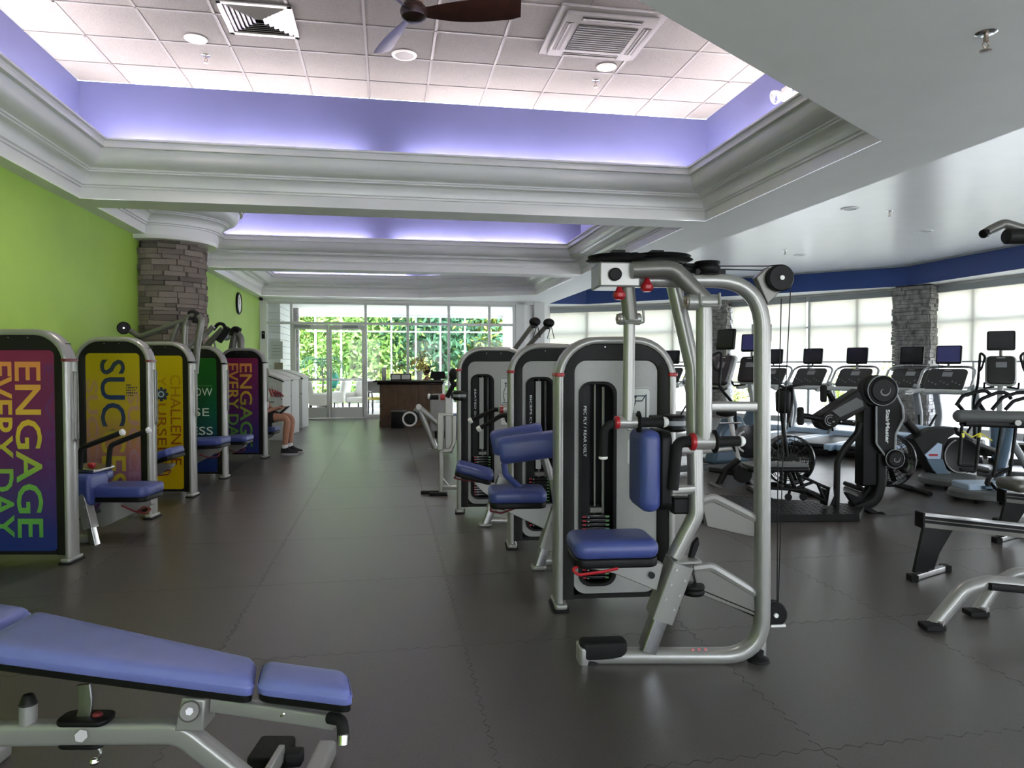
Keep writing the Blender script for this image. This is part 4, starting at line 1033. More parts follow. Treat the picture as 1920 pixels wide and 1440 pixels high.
for th, px, py, D in ((r1, 1266, 795, 3.85), (r3, 864, 743, 6.75)):
    P = lambda a, b_, c_, th=th: Matrix.Rotation(-th.rotation_euler.z, 4, 'Z') @ (q(a, b_, c_) - Vector(th.location))
    c_ = P(px, py, D); b = MB(); b.cyl(c_ + Vector((-.01, 0, -.04)), c_ + Vector((-.01, 0, .05)), 0.065, n=20, bev=0.01); b.b2(c_ + Vector((-.09, -.03, -.02)), c_ + Vector((.06, .2, .035))); cl = b.build('clamp', 'black', th, bevel=0.005)
    b = MB(); b.cyl(c_ + Vector((-.01, 0, -.005)), c_ + Vector((-.01, 0, .02)), 0.068, n=20); b.build('clamp_ring', 'grey_trim', cl)
def rloc(th): return lambda a, b_, c_: Matrix.Rotation(-th.rotation_euler.z, 4, 'Z') @ (q(a, b_, c_) - Vector(th.location))
# R2 station
P = rloc(r2); D = 5.0
pad(r2, P(969, 930, D), (0.40, 0.34, 0.12))
plate(r2, [P(934, 945, D), P(1036, 945, D), P(1042, 960, D), P(1020, 992, D), P(956, 962, D)], 0.06)
post_tel(r2, P(1010, 1062, D), P(1046, 950, D), 0.085, 0.4)
b = MB(); b.slab(0.11, 0.1, 0.03, 0.03, 0.01, Matrix.Translation(P(1010, 1066, D))); b.build('post_foot', 'silver', r2)
b = MB(); b.tube([P(1016, 1052, D), P(1080, 1052, D)], 0, sec=(0.03, 0.035), up=(0, 0, 1)); b.build('floor_beam', 'silver', r2)
lever(r2, [P(966, 953, 4.85), P(940, 962, 4.83), P(918, 958, 4.83), P(922, 952, 4.85), P(945, 955, 4.88)])
for (a, b_, D_) in (((936, 846), (1052, 830), 4.95), ((922, 832), (1018, 815), 5.25)):
    A, B = P(*a, D_), P(*b_, D_); b = MB()
    rr_ = [(y*1.0, z_) for y, z_ in rrect(0.13, 0.19, 0.06, 5)]; d_ = (B - A).normalized(); up_ = Vector((0, 0, 1)); sd = d_.cross(up_).normalized(); u2 = sd.cross(d_)
    rg = [[A + d_*t_ + sd*y*s_ + u2*z_*s_ for y, z_ in rr_] for t_, s_ in ((0, .75), (.012, .92), (.035, 1.0))] + [[B - d_*t_ + sd*y*s_ + u2*z_*s_ for y, z_ in rr_] for t_, s_ in ((.035, 1.0), (.012, .92), (0, .75))]
    b.rings(rg); b.build('arm_pad', 'blue_vinyl', r2, ang=60)
b = MB(); b.tube(fillet([P(945, 868, 5.05), P(948, 890, 5.05), P(975, 915, 5.05)], 0.03), 0.022, 8); b.build('pad_support', 'blue_vinyl', r2)
b = MB(); b.tube([P(1020, 860, 5.1), P(1036, 900, 5.1), P(1046, 955, 5.0)], 0.03, 8); b.build('pad_post', 'silver', r2)
# R3 station
P = rloc(r3); D = 6.35
pad(r3, P(889, 885, D), (0.34, 0.34, 0.11), Matrix.Rotation(0.28, 4, 'Y'))
plate(r3, [P(880, 896, D), P(930, 908, D), P(940, 925, D), P(928, 938, D), P(905, 922, D)], 0.06)
post_tel(r3, P(911, 982, D), P(944, 893, D), 0.085, 0.4)
b = MB(); b.slab(0.12, 0.1, 0.03, 0.03, 0.01, Matrix.Translation(P(909, 986, D))); b.build('post_foot', 'silver', r3)
b = MB(); b.tube([P(916, 976, D), P(975, 976, D)], 0, sec=(0.03, 0.035), up=(0, 0, 1)); b.build('floor_beam', 'silver', r3)
lever(r3, [P(898, 904, 6.2), P(872, 901, 6.18), P(850, 896, 6.18), P(856, 892, 6.2)])
for pts in ([P(884, 788, 6.4), P(928, 768, 6.4), P(946, 768, 6.4), P(952, 790, 6.45)], [P(900, 803, 6.2), P(938, 780, 6.2), P(950, 778, 6.2), P(955, 795, 6.3)]):
    b = MB(); b.tube(fillet(pts, 0.05), 0.02, 10); hd = b.build('handle', 'grip', r3)
    d_ = (pts[0] - pts[1]).normalized(); b = MB(); b.cyl(pts[0] - d_*.01, pts[0] + d_*.03, 0.026, n=12, bev=0.008); b.build('end_cap', 'white_plastic', hd)
b = MB(); b.slab(0.12, 0.1, 0.07, 0.02, 0.015, Matrix.Translation(P(947, 775, 6.35))); b.build('handle_bracket', 'silver', r3)
b = MB(); b.cyl(P(938, 768, 6.33), P(944, 768, 6.33), 0.04, n=14); b.build('red_collar', 'red', r3)

# ---- chest-fly: outer frame, column, seat, arms
P = rloc(r1); D = 3.45
SEC = (0.034, 0.044, 0.03); Y_ = (0, 1, 0)
b = MB(); b.tube(fillet([P(1090, 1229, D), P(1429, 1229, D), P(1429, 526, D), P(1190, 526, D)], [0, .20, .24, 0], 10), 0, sec=SEC, up=Y_); b.build('main_frame', 'silver', r1, ang=60)
b = MB(); b.tube(fillet([P(1262, 528, D + .05), P(1299, 690, D + .05), P(1305, 965, D), P(1264, 1044, D)], .12, 8), 0, sec=(0.034, 0.042, 0.03), up=Y_); b.build('column', 'silver', r1, ang=60)
b = MB(); b.tube([P(1325, 762, D), P(1428, 762, D)], 0, sec=(0.024, 0.024, 0.012), up=Y_); b.build('cross_bar', 'silver', r1)
for (a, c_, e, f_) in (((1316, 940), (1330, 933), (1416, 972), (1416, 1008)), ((1300, 1066), (1325, 1062), (1416, 1112), (1416, 1155))):
    plate(r1, [P(a[0], a[1] + 6, D), P(c_[0], c_[1] + 4, D), P(e[0], e[1] + 6, D), P(f_[0], f_[1], D), P(a[0] + 10, a[1] + 48, D)], 0.04, 'gusset', 'silver_dark')
    b = MB(); b.tube(fillet([P(a[0], a[1], D + .01), P(c_[0] + 8, c_[1], D + .01), P(e[0], e[1], D + .01)], 0.05), 0.022, 8); b.build('gusset_tube', 'silver', r1)
b = MB(); b.slab(0.23, 0.10, 0.085, 0.03, 0.015, Matrix.Translation(P(1130, 1231, D)) - Matrix.Translation((0, 0, 0)) if False else Matrix.Translation(P(1130, 1231, D))); b.build('footrest_cover', 'black_rubber', r1)
b = MB(); b.slab(0.05, 0.115, 0.10, 0.02, 0.012, Matrix.Translation(P(1092, 1245, D))); b.build('rail_end', 'silver', r1)
for px, py in ((1105, 1250), (1422, 1244)):
    b = MB(); b.lathe([(0, 0.0), (0.055, 0.0), (0.05, 0.012), (0.025, 0.025), (0.025, 0.05), (0, 0.05)], Matrix.Translation(Vector((P(px, py, D).x, P(px, py, D).y, 0))), 20); b.build('levelling_foot', 'black_rubber', r1)
b = MB(); b.slab(0.06, 0.07, 0.10, 0.01, 0.006, Matrix.Translation(P(1421, 1232, D + .06))); b.build('foot_bracket', 'silver', r1)
fit_text('III', 'lettering', 'red', r1, P(1297, 1221, D - .05) , RT, (0, 0.3, 1), 0.075, 0.012)
# seat
pad(r1, P(1146, 1026, D - .06), (0.405, 0.29, 0.125), b_=0.04)
plate(r1, [P(1100, 1046, D - .03), P(1200, 1046, D - .03), P(1244, 1058, D - .03), P(1232, 1108, D - .03), P(1150, 1075, D - .03), P(1104, 1066, D - .03)], 0.06)
b = MB(); b.cyl(P(1222, 1079, D - .03), P(1222, 1079, D - .05), 0.016, n=12); b.build('bolt_cap', 'black', r1)
lever(r1, [P(1158, 1066, 3.25), P(1130, 1072, 3.22), P(1085, 1078, 3.2), P(1072, 1068, 3.22), P(1088, 1060, 3.28), P(1100, 1062, 3.3)], 'red')
post_tel(r1, P(1213, 1216, D), P(1274, 1052, D - .02), 0.095, 0.46)
b = MB(); b.b2(P(1265, 1060, D - .07), P(1302, 1040, D + .06)); b.build('column_clamp', 'silver', r1, bevel=0.008)
b = MB(); b.prism([P(1293, 1045, D), P(1300, 1020, D), P(1310, 1008, D), P(1312, 1020, D), P(1300, 1052, D), P(1280, 1100, D), P(1270, 1105, D)], (0, 0.03, 0)); b.build('pedal_arm', 'black', r1, bevel=0.004)
# back pad
bp = pad(r1, P(1217, 878, D), (0.39, 0.26, 0.15), Matrix.Rotation(-PI/2, 4, 'Y'), name='back_pad', b_=0.05, r=0.05)
b = MB(); b.tube([P(1246, 842, D), P(1300, 842, D)], 0, sec=(0.022, 0.022, 0.012), up=Y_); b.build('pad_support', 'silver', r1)
b = MB(); b.tube([P(1246, 918, D), P(1300, 918, D)], 0, sec=(0.022, 0.022, 0.012), up=Y_); b.build('pad_support', 'silver', r1)
b = MB(); b.b2(P(1262, 965, D), P(1288, 928, D + .08)); b.build('pad_bracket', 'black', r1, bevel=0.01)
# head: cams, pivots
b = MB(); b.b2(P(1124, 537, D - .12), P(1180, 502, D + .10)); hb = b.build('head_box', 'silver', r1, bevel=0.008)
b = MB(); b.cyl(P(1154, 514, D - .12), P(1154, 514, D - .14), 0.03, n=20, bev=0.005); b.build('pivot_cap', 'black', hb)
for px, w_, D_ in ((1158, 62, D - .03), (1230, 72, D + .04)):
    c_ = P(px, 492, D_); b = MB(); b.lathe([(0, 0), (w_*D/F_PX*.85, 0), (w_*D/F_PX*.95, .008), (w_*D/F_PX*.85, .014), (w_*D/F_PX*.9, .026), (0, .03)], Matrix.Translation(c_), 30); b.b2(c_ + Vector((-.03, -.03, 0)), c_ + Vector((.03, .03, .055))); b.build('cam_disc', 'black', r1)
b = MB(); b.cyl(P(1190, 498, D), P(1190, 478, D), 0.05, n=16, bev=.006); b.cyl(P(1190, 478, D), P(1190, 474, D), 0.02, n=6); b.build('pivot_hub', 'charcoal', r1)
for px, py in ((1213, 533), (1161, 548)):
    c_ = P(px, py, D - .08); b = MB(); b.lathe([(0, -.035), (.018, -.035), (.03, -.022), (.03, -.005), (.018, .008), (.008, .03), (0, .03)], Matrix.Translation(c_), 14); b.build('pull_knob', 'red', r1)
# swing arms
Da = D - .12
b = MB(); b.tube(fillet([P(1186, 506, Da), P(1262, 503, Da), P(1326, 568, Da)], [0, .10, 0], 8), 0.040, 14); b.build('upper_arm', 'silver_dark', r1, ang=60)
b = MB(); b.tube([P(1178, 520, D - .05), P(1176, 545, D - .05), P(1182, 600, D - .05)], 0.036, 14); b.build('upper_arm', 'silver_dark', r1, ang=60)
def arm(px, ytop, ybot, D_, r_, hx, hside):
    a = P(px, ytop, D_); c_ = P(px - (0 if hside > 0 else 2), ybot, D_)
    b = MB(); b.tube([a, c_], 0, sec=(r_, r_, r_*.95), up=Y_); ar = b.build('swing_arm', 'silver', r1, ang=60)
    b = MB(); b.cyl(a + Vector((-.085 if hside > 0 else -.055, 0, .02)), a + Vector((.07 if hside > 0 else .055, 0, .02)), r_*1.05, n=20, bev=.006); hg = b.build('hinge_barrel', 'silver', ar)
    b = MB(); e = a + Vector((-.09 if hside > 0 else -.06, 0, .02)); b.cyl(e, e + Vector((.012, 0, 0)), r_*.9, n=16); b.cyl(e - Vector((.006, 0, 0)), e, r_*.3, n=8); b.build('hinge_cap', 'bronze', hg)
    b = MB(); b.tube(fillet([a + Vector((-.03, -r_, .06)), a + Vector((-.03, -r_ - .012, .0)), a + Vector((.06, -r_ - .012, .0)), a + Vector((.06, -r_, .06))], .012), .006, 6); b.build('hinge_strap', 'silver', hg)
    # handle block, red collar, foam grip, curved black handle
    b = MB(); b.cyl(c_ + Vector((-.05, 0, 0)), c_ + Vector((.05, 0, 0)), r_*1.05, n=16, bev=.006); bl = b.build('handle_block', 'silver', ar)
    b = MB(); b.cyl(c_ + Vector((-.068, 0, 0)), c_ + Vector((-.042, 0, 0)), r_*1.15, n=18, bev=.006); b.build('red_collar', 'red', bl)
    b = MB(); b.cyl(c_ + Vector((.05, 0, 0)), c_ + Vector((.17, 0, 0)), .024, n=16); b.lathe([(0.03, 0), (.055, .008), (.055, .014), (.03, .02)], Matrix.Translation(c_ + Vector((.04, 0, 0))) @ Matrix.Rotation(PI/2, 4, 'Y'), 18); gp = b.build('foam_grip', 'grip', ar)
    b = MB(); b.cyl(c_ + Vector((.168, 0, 0)), c_ + Vector((.195, 0, 0)), .027, .022, n=14, bev=.006); b.build('end_cap', 'white_plastic', gp)
    return ar, c_
ar, c_ = arm(1320, 575, 828, D - .13, .036, 0, 1)
b = MB(); b.tube(fillet([c_ + Vector((-.05, 0, 0)), P(1270, 828, D - .13), P(1262, 918, D - .13)], .09, 8), .026, 12); hd = b.build('curved_handle', 'grip', ar)
b = MB(); b.tube([P(1258, 919, D - .13), P(1300, 916, D - .10)], 0, sec=(.018, .018, .01), up=Y_); b.build('handle_stop', 'silver', hd)
ar, c_ = arm(1180, 606, 792, D - .03, .0275, 0, -1)
b = MB(); b.tube(fillet([c_ + Vector((-.05, 0, 0)), P(1133, 800, D - .03), P(1131, 856, D - .03)], .07, 8), .02, 12); hd = b.build('curved_handle', 'grip', ar)
b = MB(); b.cyl(P(1131, 855, D - .03), P(1131, 861, D - .03), .022, n=12, bev=.004); b.build('end_cap', 'white_plastic', hd)
# pulleys and cables
def vpulley(px, py, D_, r_, nm='pulley'):
    c_ = P(px, py, D_); b = MB(); b.lathe([(0, -.025), (r_*.9, -.025), (r_, -.02), (r_*.93, 0), (r_, .02), (r_*.9, .025), (0, .025)], Matrix.Translation(c_) @ Matrix.Rotation(PI/2, 4, 'X'), 30); o = b.build(nm, 'black', r1)
    b = MB(); b.cyl(c_ + Vector((0, -.035, 0)), c_ + Vector((0, .03, 0)), .011, n=10); b.build('axle', 'white_plastic', o); return c_
vpulley(1461, 522, D - .03, .064)
plate(r1, [P(1418, 520, D - .02), P(1440, 500, D - .02), P(1475, 512, D - .02), P(1470, 540, D - .02), P(1450, 560, D - .02), P(1440, 570, D - .02)], 0.05, 'pulley_bracket', 'silver_dark')
c_ = P(1326, 504, D); b = MB(); b.lathe([(0, -.045), (.045, -.045), (.062, -.04), (.055, -.028), (.062, -.015), (.062, -.005), (.055, .005), (.062, .018), (.058, .024), (0, .026)], Matrix.Translation(c_ + Vector((0, 0, .01))), 26); b.build('pulley', 'black', r1)
b = MB(); b.b2(P(1304, 516, D - .04), P(1350, 508, D + .05)); b.build('pulley_bracket', 'black', r1, bevel=.004)
b = MB(); b.b2(P(1283, 508, D + .02), P(1306, 496, D + .07)); b.build('cable_guide', 'charcoal', r1, bevel=.004)
c_ = P(1300, 1104, D - .02); b = MB(); b.lathe([(0, -.025), (.05, -.025), (.055, -.012), (.05, 0), (.055, .012), (.05, .022), (0, .024)], Matrix.Translation(c_), 26); b.build('pulley', 'black', r1)
c_ = vpulley(1450, 1150, D, .062); b = MB(); b.b2(P(1446, 1172, D - .03), P(1464, 1168, D + .03)); b.build('pulley_pin', 'white_plastic', r1)
for pts in ([P(1232, 488, D), P(1268, 492, D), P(1300, 501, D)], [P(1346, 499, D - .03), P(1440, 499, D - .03), P(1460, 497, D - .03)], [P(1346, 505, D), P(1440, 507, D)], [P(1483, 530, D - .03), P(1470, 800, D), P(1459, 1135, D)], [P(1465, 560, D), P(1459, 800, D), P(1457, 1135, D)], [P(1280, 1096, D), P(1420, 1158, D + .02), P(1440, 1165, D)], [P(1312, 1105, D), P(1440, 1158, D)]):
    b = MB(); b.tube(pts, .0028, 5); b.build('cable', 'black', r1)

# ---- machines behind the third tower
r4 = thing('multi_press_machine', 'silver machine with square upright, black grips and T-foot behind the third grey tower', 'exercise machine', fl(826, 926), 0, 'weight machines right of the aisle')
P = loc(r4); D = fl(826, 926).y
b = MB(); b.tube([P(827, 925, D), P(827, 840, D)], 0, sec=(.022, .022, .008), up=Y_); b.build('lower_post', 'silver', r4)
b = MB(); b.tube(fillet([P(825, 845, D), P(845, 845, D), P(851, 830, D), P(851, 780, D)], .05), 0, sec=(.024, .024, .012), up=Y_); b.build('bent_tube', 'silver', r4)
b = MB(); b.b2(P(820, 845, D - .04), P(833, 775, D + .06)); b.build('upright', 'silver', r4, bevel=.01)
b = MB(); b.b2(P(834, 850, D + .05), P(850, 740, D + .15)); b.build('upright', 'silver', r4, bevel=.01)
b = MB(); b.b2(P(820, 780, D - .03), P(850, 774, D + .12)); b.build('cross_plate', 'silver', r4, bevel=.005)
b = MB(); b.tube([P(800, 922, D + .15), P(838, 928, D - .05)], 0, sec=(.03, .02, .01)); b.build('t_foot', 'silver', r4)
for px, py, D_ in ((806, 924, D - .0), (822, 929, D - .1)):
    b = MB(); b.slab(.2, .06, .035, .02, .008, Matrix.Translation(Vector((P(px, py, D_).x, P(px, py, D_).y, 0)))); b.build('rubber_foot', 'black_rubber', r4)
b = MB(); b.tube([P(830, 914, D), P(880, 914, D + .1)], 0, sec=(.022, .022, .01)); b.build('floor_beam', 'silver', r4)
b = MB(); b.tube([P(828, 896, D), P(842, 912, D + .05)], .012, 8); b.build('brace', 'silver', r4)
for pts in ([P(806, 745, D), P(822, 745, D)], [P(838, 745, D), P(850, 722, D), P(860, 718, D)], [P(850, 700, D), P(846, 712, D), P(853, 726, D)]):
    b = MB(); b.tube(pts, .028, 10); b.build('grip', 'grip', r4)
b = MB(); b.cyl(P(826, 745, D), P(834, 745, D), .032, n=14); b.build('red_collar', 'red', r4)
b = MB(); b.cyl(P(802, 743, D), P(807, 743, D), .03, n=12, bev=.006); b.build('end_cap', 'white_plastic', r4)
b = MB(); b.ball(P(850, 702, D), (.05, .06, .07), 12); b.build('head_pad', 'black_rubber', r4)
b = MB(); b.slab(.3, .3, .09, .05, .03, Matrix.Translation(P(850, 800, D + .3)) @ Matrix.Rotation(PI/2, 4, 'Y')); b.build('back_pad', 'blue_vinyl', r4)
r5 = thing('leg_machine', 'silver leg machine with a round black roller at its arm end', 'exercise machine', fl(815, 842), 0, 'weight machines right of the aisle')
P = loc(r5); D = fl(815, 842).y
b = MB(); b.tube([P(785, 764, D), P(822, 794, D)], 0, sec=(.05, .05, .03), up=Y_); b.build('lever_arm', 'silver', r5)
b = MB(); b.tube(fillet([P(775, 780, D), P(785, 764, D), P(816, 840, D)], .1), 0, sec=(.05, .05, .03), up=Y_); b.build('leg_arm', 'silver', r5)
b = MB(); b.cyl(P(773, 783, D - .3), P(773, 783, D + .25), .115, n=24, bev=.02); rl = b.build('roller', 'black_rubber', r5)
b = MB(); b.lathe([(.095, -.31), (.125, -.305), (.125, -.27), (.115, -.27)], Matrix.Translation(P(773, 783, D)) @ Matrix.Rotation(-PI/2, 4, 'X'), 24); b.build('roller_rim', 'white_plastic', rl)
b = MB(); b.cyl(P(785, 763, D - .06), P(785, 763, D + .06), .05, n=16, bev=.008); b.build('pivot', 'white_plastic', r5)
b = MB(); b.b2(P(800, 846, D - .08), P(850, 840, D + .1)); b.build('base', 'silver', r5, bevel=.01)
b = MB(); b.b2(P(806, 810, D), P(850, 738, D + .3)); b.build('shroud', 'panel_grey', r5, bevel=.03)
b = MB(); b.b2(P(815, 822, D - .1), P(845, 805, D + .3)); b.build('seat', 'black', r5, bevel=.02)
b = MB(); b.tube([P(795, 858 - 8, D + .0), P(850, 850, D)], .03, 8); b.build('floor_beam', 'silver', r5)
# cable column with two high adjustable arms
cb = thing('cable_machine', 'dark cable machine with two raised arms behind the grey towers', 'exercise machine', q(985, 700, 9.4) * 1 - Vector((0, 0, q(985, 700, 9.4).z)), 0)
P = loc(cb); D = 9.4
b = MB(); b.b2((-.45, 0, 0), (.45, .5, .08)); b.build('base', 'charcoal', cb, bevel=.02)
b = MB(); b.b2((-.22, .1, .08), (.22, .4, 1.5)); b.build('column', 'charcoal', cb, bevel=.04)
for (a, c_, px) in (((955, 668), (1000, 608), 1001), ((975, 666), (1026, 610), 1024)):
    b = MB(); b.tube([P(*a, D), P(*c_, D - .2)], .03, 10); am = b.build('arm', 'silver_dark', cb)
    e = P(*c_, D - .2); b = MB(); b.ball(e + Vector((.02, 0, .03)), (.075, .06, .06), 14); b.b2(e + Vector((-.03, -.03, -.05)), e + Vector((.03, .03, 0))); b.build('pulley_head', 'black', am)
    b = MB(); b.tube([e + Vector((.05, 0, 0)), e + Vector((.0, 0, -.17)), e + Vector((.09, 0, -.17)), e + Vector((.05, 0, 0))], .006, 5); b.build('strap_handle', 'black', am)
# ================================================================== CARDIO FLOOR
def floor_under(px, D): p = q(px, 720, D); return Vector((p.x, p.y, 0))
def make_treadmill():
    t = thing('treadmill', 'x', 'treadmill', (0, 0, 0), 0, 'treadmills facing the windows')
    b = MB(); b.slab(0.56, 1.75, 0.05, 0.02, 0.01, Matrix.Translation((0, -0.25, 0.14))); b.build('running_belt', 'tread_belt', t)
    for s in (-1, 1):
        b = MB(); b.slab(0.12, 1.9, 0.10, 0.03, 0.02, Matrix.Translation((s*0.35, -0.25, 0.10))); b.build('side_rail', 'tread_deck', t)
        b = MB(); b.tube(fillet([(s*0.40, 0.55, 0.12), (s*0.42, 0.72, 0.6), (s*0.42, 0.52, 1.02), (s*0.38, 0.45, 1.1)], 0.35, 8), 0, sec=(0.035, 0.05, 0.02), up=(1, 0, 0)); b.build('upright', 'grey_trim', t, ang=60)
        b = MB(); b.tube(fillet([(s*0.40, 0.50, 1.02), (s*0.40, 0.20, 0.98), (s*0.40, -0.02, 1.0)], 0.1), 0.025, 10); b.build('side_handle', 'silver', t)
        b = MB(); b.tube(fillet([(s*0.38, 0.68, 0.13), (s*0.30, 0.4, 0.3), (s*0.40, 0.62, 0.62)], 0.2), 0.018, 8); b.build('stay', 'black', t)
    b = MB(); b.slab(0.80, 0.55, 0.22, 0.10, 0.06, Matrix.Translation((0, 0.72, 0.05))); b.build('motor_hood', 'cowl_pale', t)
    b = MB(); b.slab(0.76, 1.95, 0.09, 0.04, 0.02, Matrix.Translation((0, -0.27, 0.03))); b.build('deck_frame', 'charcoal', t)
    b = MB(); b.tube(fillet([(-0.43, 0.10, 0.99), (-0.40, 0.38, 1.02), (0.40, 0.38, 1.02), (0.43, 0.10, 0.99)], 0.12), 0, sec=(0.035, 0.035, 0.03)); b.build('handlebar', 'panel_white', t, ang=60)
    m_ = frame((0, 0.56, 1.20), (1, 0, 0), (0, 0.66, 0.75))
    b = MB(); b.slab(0.56, 0.42, 0.05, 0.07, 0.015, m_ @ Matrix.Translation((0, 0, -0.02))); cp = b.build('console', 'console_dark', t)
    b = MB(); b.b2((-0.06, 0.04, 0.030), (0.08, 0.13, 0.033), m_); b.build('display', 'console_lcd', cp)
    b = MB(); b.b2((-0.05, 0.165, 0.030), (0.05, 0.175, 0.033), m_); b.build('badge', 'panel_white', cp)
    b = MB()
    for k in range(9): b.cyl(m_ @ Vector((-0.22 + 0.055*k, -0.06 - 0.03*(k % 3), 0.029)), m_ @ Vector((-0.22 + 0.055*k, -0.06 - 0.03*(k % 3), 0.034)), 0.011, n=8)
    b.build('buttons', 'grey_trim', cp)
    b = MB(); lp = [m_ @ Vector((x*1.0, y, 0.0)) for x, y in rrect(0.74, 0.54, 0.14, 6)]; b.tube(lp, 0.022, 8, close=True); b.build('console_loop', 'steel', t)
    b = MB(); b.tube([(0, 0.66, 1.40), (0, 0.68, 1.50)], 0.02, 8); b.build('screen_stem', 'silver_dark', t)
    m_ = frame((0, 0.68, 1.59), (1, 0, 0), (0, 0.10, 1))
    b = MB(); b.slab(0.36, 0.29, 0.04, 0.025, 0.008, m_ @ Matrix.Translation((0, 0, -0.02))); sc_ = b.build('screen', 'black', t)
    b = MB(); b.b2((-0.16, -0.115, 0.0195), (0.16, 0.13, 0.022), m_); b.build('glass', 'screen', sc_)
    return t
tm0 = make_treadmill()
for k, (px, D, rz, lb) in enumerate(((1520, 13.2, -0.85, 'treadmill left of the black upper-body ergometer, its screen before the left half of the shades'), (1603, 12.5, -0.85, 'treadmill directly behind the black ergometer, screen left of the stone pier'),
    (1706, 11.9, -0.85, 'treadmill with its dark screen in front of the stone pier'), (1775, 11.2, -0.85, 'treadmill right of the stone pier with a lit navy screen'), (1447, 13.9, -0.8, 'treadmill mostly hidden behind the chest-fly upright'), (1256, 15.2, -0.7, 'treadmill seen just right of the nearest grey tower'))):
    o = tm0 if k == 0 else copy_tree(tm0)
    o['label'] = lb; p_ = floor_under(px, D); r_ = Matrix.Rotation(rz, 4, 'Z') @ Vector((0, 0.6, 0)); o.location = p_ - r_; o.rotation_euler = (0, 0, rz)
    if k == 3:
        for ch in o.children:
            for g_ in ch.children:
                if g_.name.startswith('glass'): g_.data = g_.data.copy(); g_.data.materials[0] = M['screen_blue']
def make_elliptical():
    t = thing('elliptical_trainer', 'x', 'elliptical', (0, 0, 0), 0, 'elliptical trainers')
    b = MB(); b.tube([(-.0, -0.8, 0.06), (0, 0.75, 0.06)], 0, sec=(0.06, 0.04, 0.02)); b.b2((-.35, .65, 0), (.35, .75, .07)); b.b2((-.3, -.85, 0), (.3, -.75, .07)); b.build('base', 'base_grey', t, bevel=.01)
    b = MB(); b.prism([(-.11, .2, .1), (-.11, .85, .1), (-.11, .88, .45), (-.11, .7, .75), (-.11, .5, .7), (-.11, .3, .45)], (.22, 0, 0)); b.build('cowl', 'cowl_blue', t, bevel=.05)
    b = MB(); b.tube(fillet([(0, .6, .6), (0, .52, 1.0), (0, .42, 1.25)], .2), 0, sec=(.05, .035, .02), up=(1, 0, 0)); b.build('mast', 'panel_white', t, ang=60)
    m_ = frame((0, .42, 1.36), (1, 0, 0), (0, .35, .94))
    b = MB(); b.slab(.34, .42, .07, .06, .02, m_ @ Matrix.Translation((0, 0, -.04))); cp = b.build('console', 'console_dark', t)
    b = MB(); b.slab(.38, .46, .05, .07, .02, m_ @ Matrix.Translation((0, 0, -.07))); b.build('console_back', 'panel_white', cp)
    b = MB(); b.b2((-.06, .03, .0305), (.07, .11, .033), m_); b.build('display', 'console_lcd', cp)
    b = MB(); b.b2((-.05, .17, .0305), (.05, .18, .033), m_); b.build('badge', 'panel_white', cp)
    b = MB(); b.tube([(0, .50, 1.56), (0, .50, 1.66)], .02, 8); b.build('screen_stem', 'silver_dark', t)
    m_ = frame((0, .50, 1.78), (1, 0, 0), (0, .1, 1)); b = MB(); b.slab(.34, .28, .04, .025, .008, m_ @ Matrix.Translation((0, 0, -.02))); sc_ = b.build('screen', 'black', t)
    b = MB(); b.b2((-.15, -.11, .0195), (.15, .125, .022), m_); b.build('glass', 'screen', sc_)
    for s in (-1, 1):
        b = MB(); b.tube(fillet([(s*.30, .45, .35), (s*.32, .38, .9), (s*.28, .15, 1.15), (s*.26, .2, 1.5)], .15), .02, 8); am = b.build('moving_arm', 'black', t)
        b = MB(); b.tube(fillet([(s*.26, .2, 1.45), (s*.26, .2, 1.62), (s*.20, .08, 1.55), (s*.24, .1, 1.38), (s*.26, .2, 1.35)], .05), .016, 8); b.build('grip_loop', 'grip', am)
        b = MB(); b.tube([(s*.2, .5, .32), (s*.2, -.65, .22 + s*.06)], 0, sec=(.03, .03, .012)); b.build('link_bar', 'silver', t)
        b = MB(); b.slab(.16, .38, .07, .03, .02, Matrix.Translation((s*.2, -.45, .28 + s*.05))); b.build('pedal', 'black_rubber', t)
        b = MB(); b.tube(fillet([(s*.08, .45, 1.12), (s*.2, .3, 1.1), (s*.2, .2, 1.18)], .05), .015, 8); b.build('fixed_handle', 'black', t)
    return t
el0 = make_elliptical()
for k, (px, D, rz, lb) in enumerate(((1876, 10.2, -0.55, 'elliptical trainer with console and high screen near the right edge'), (1352, 9.7, -1.15, 'elliptical trainer seen side on inside the chest-fly frame'), (1405, 11.3, -0.75, 'elliptical trainer behind the fly machine crossbar, beside its upright'), (2005, 9.3, -0.5, 'elliptical trainer cut off by the right edge of the picture'))):
    o = el0 if k == 0 else copy_tree(el0)
    o['label'] = lb; p_ = floor_under(px, D); r_ = Matrix.Rotation(rz, 4, 'Z') @ Vector((0, .42, 0)); o.location = p_ - r_; o.rotation_euler = (0, 0, rz)
    if k == 2:
        for ch in o.children:
            for g_ in ch.children:
                if g_.name.startswith('glass'): g_.data = g_.data.copy(); g_.data.materials[0] = M['screen_blue']
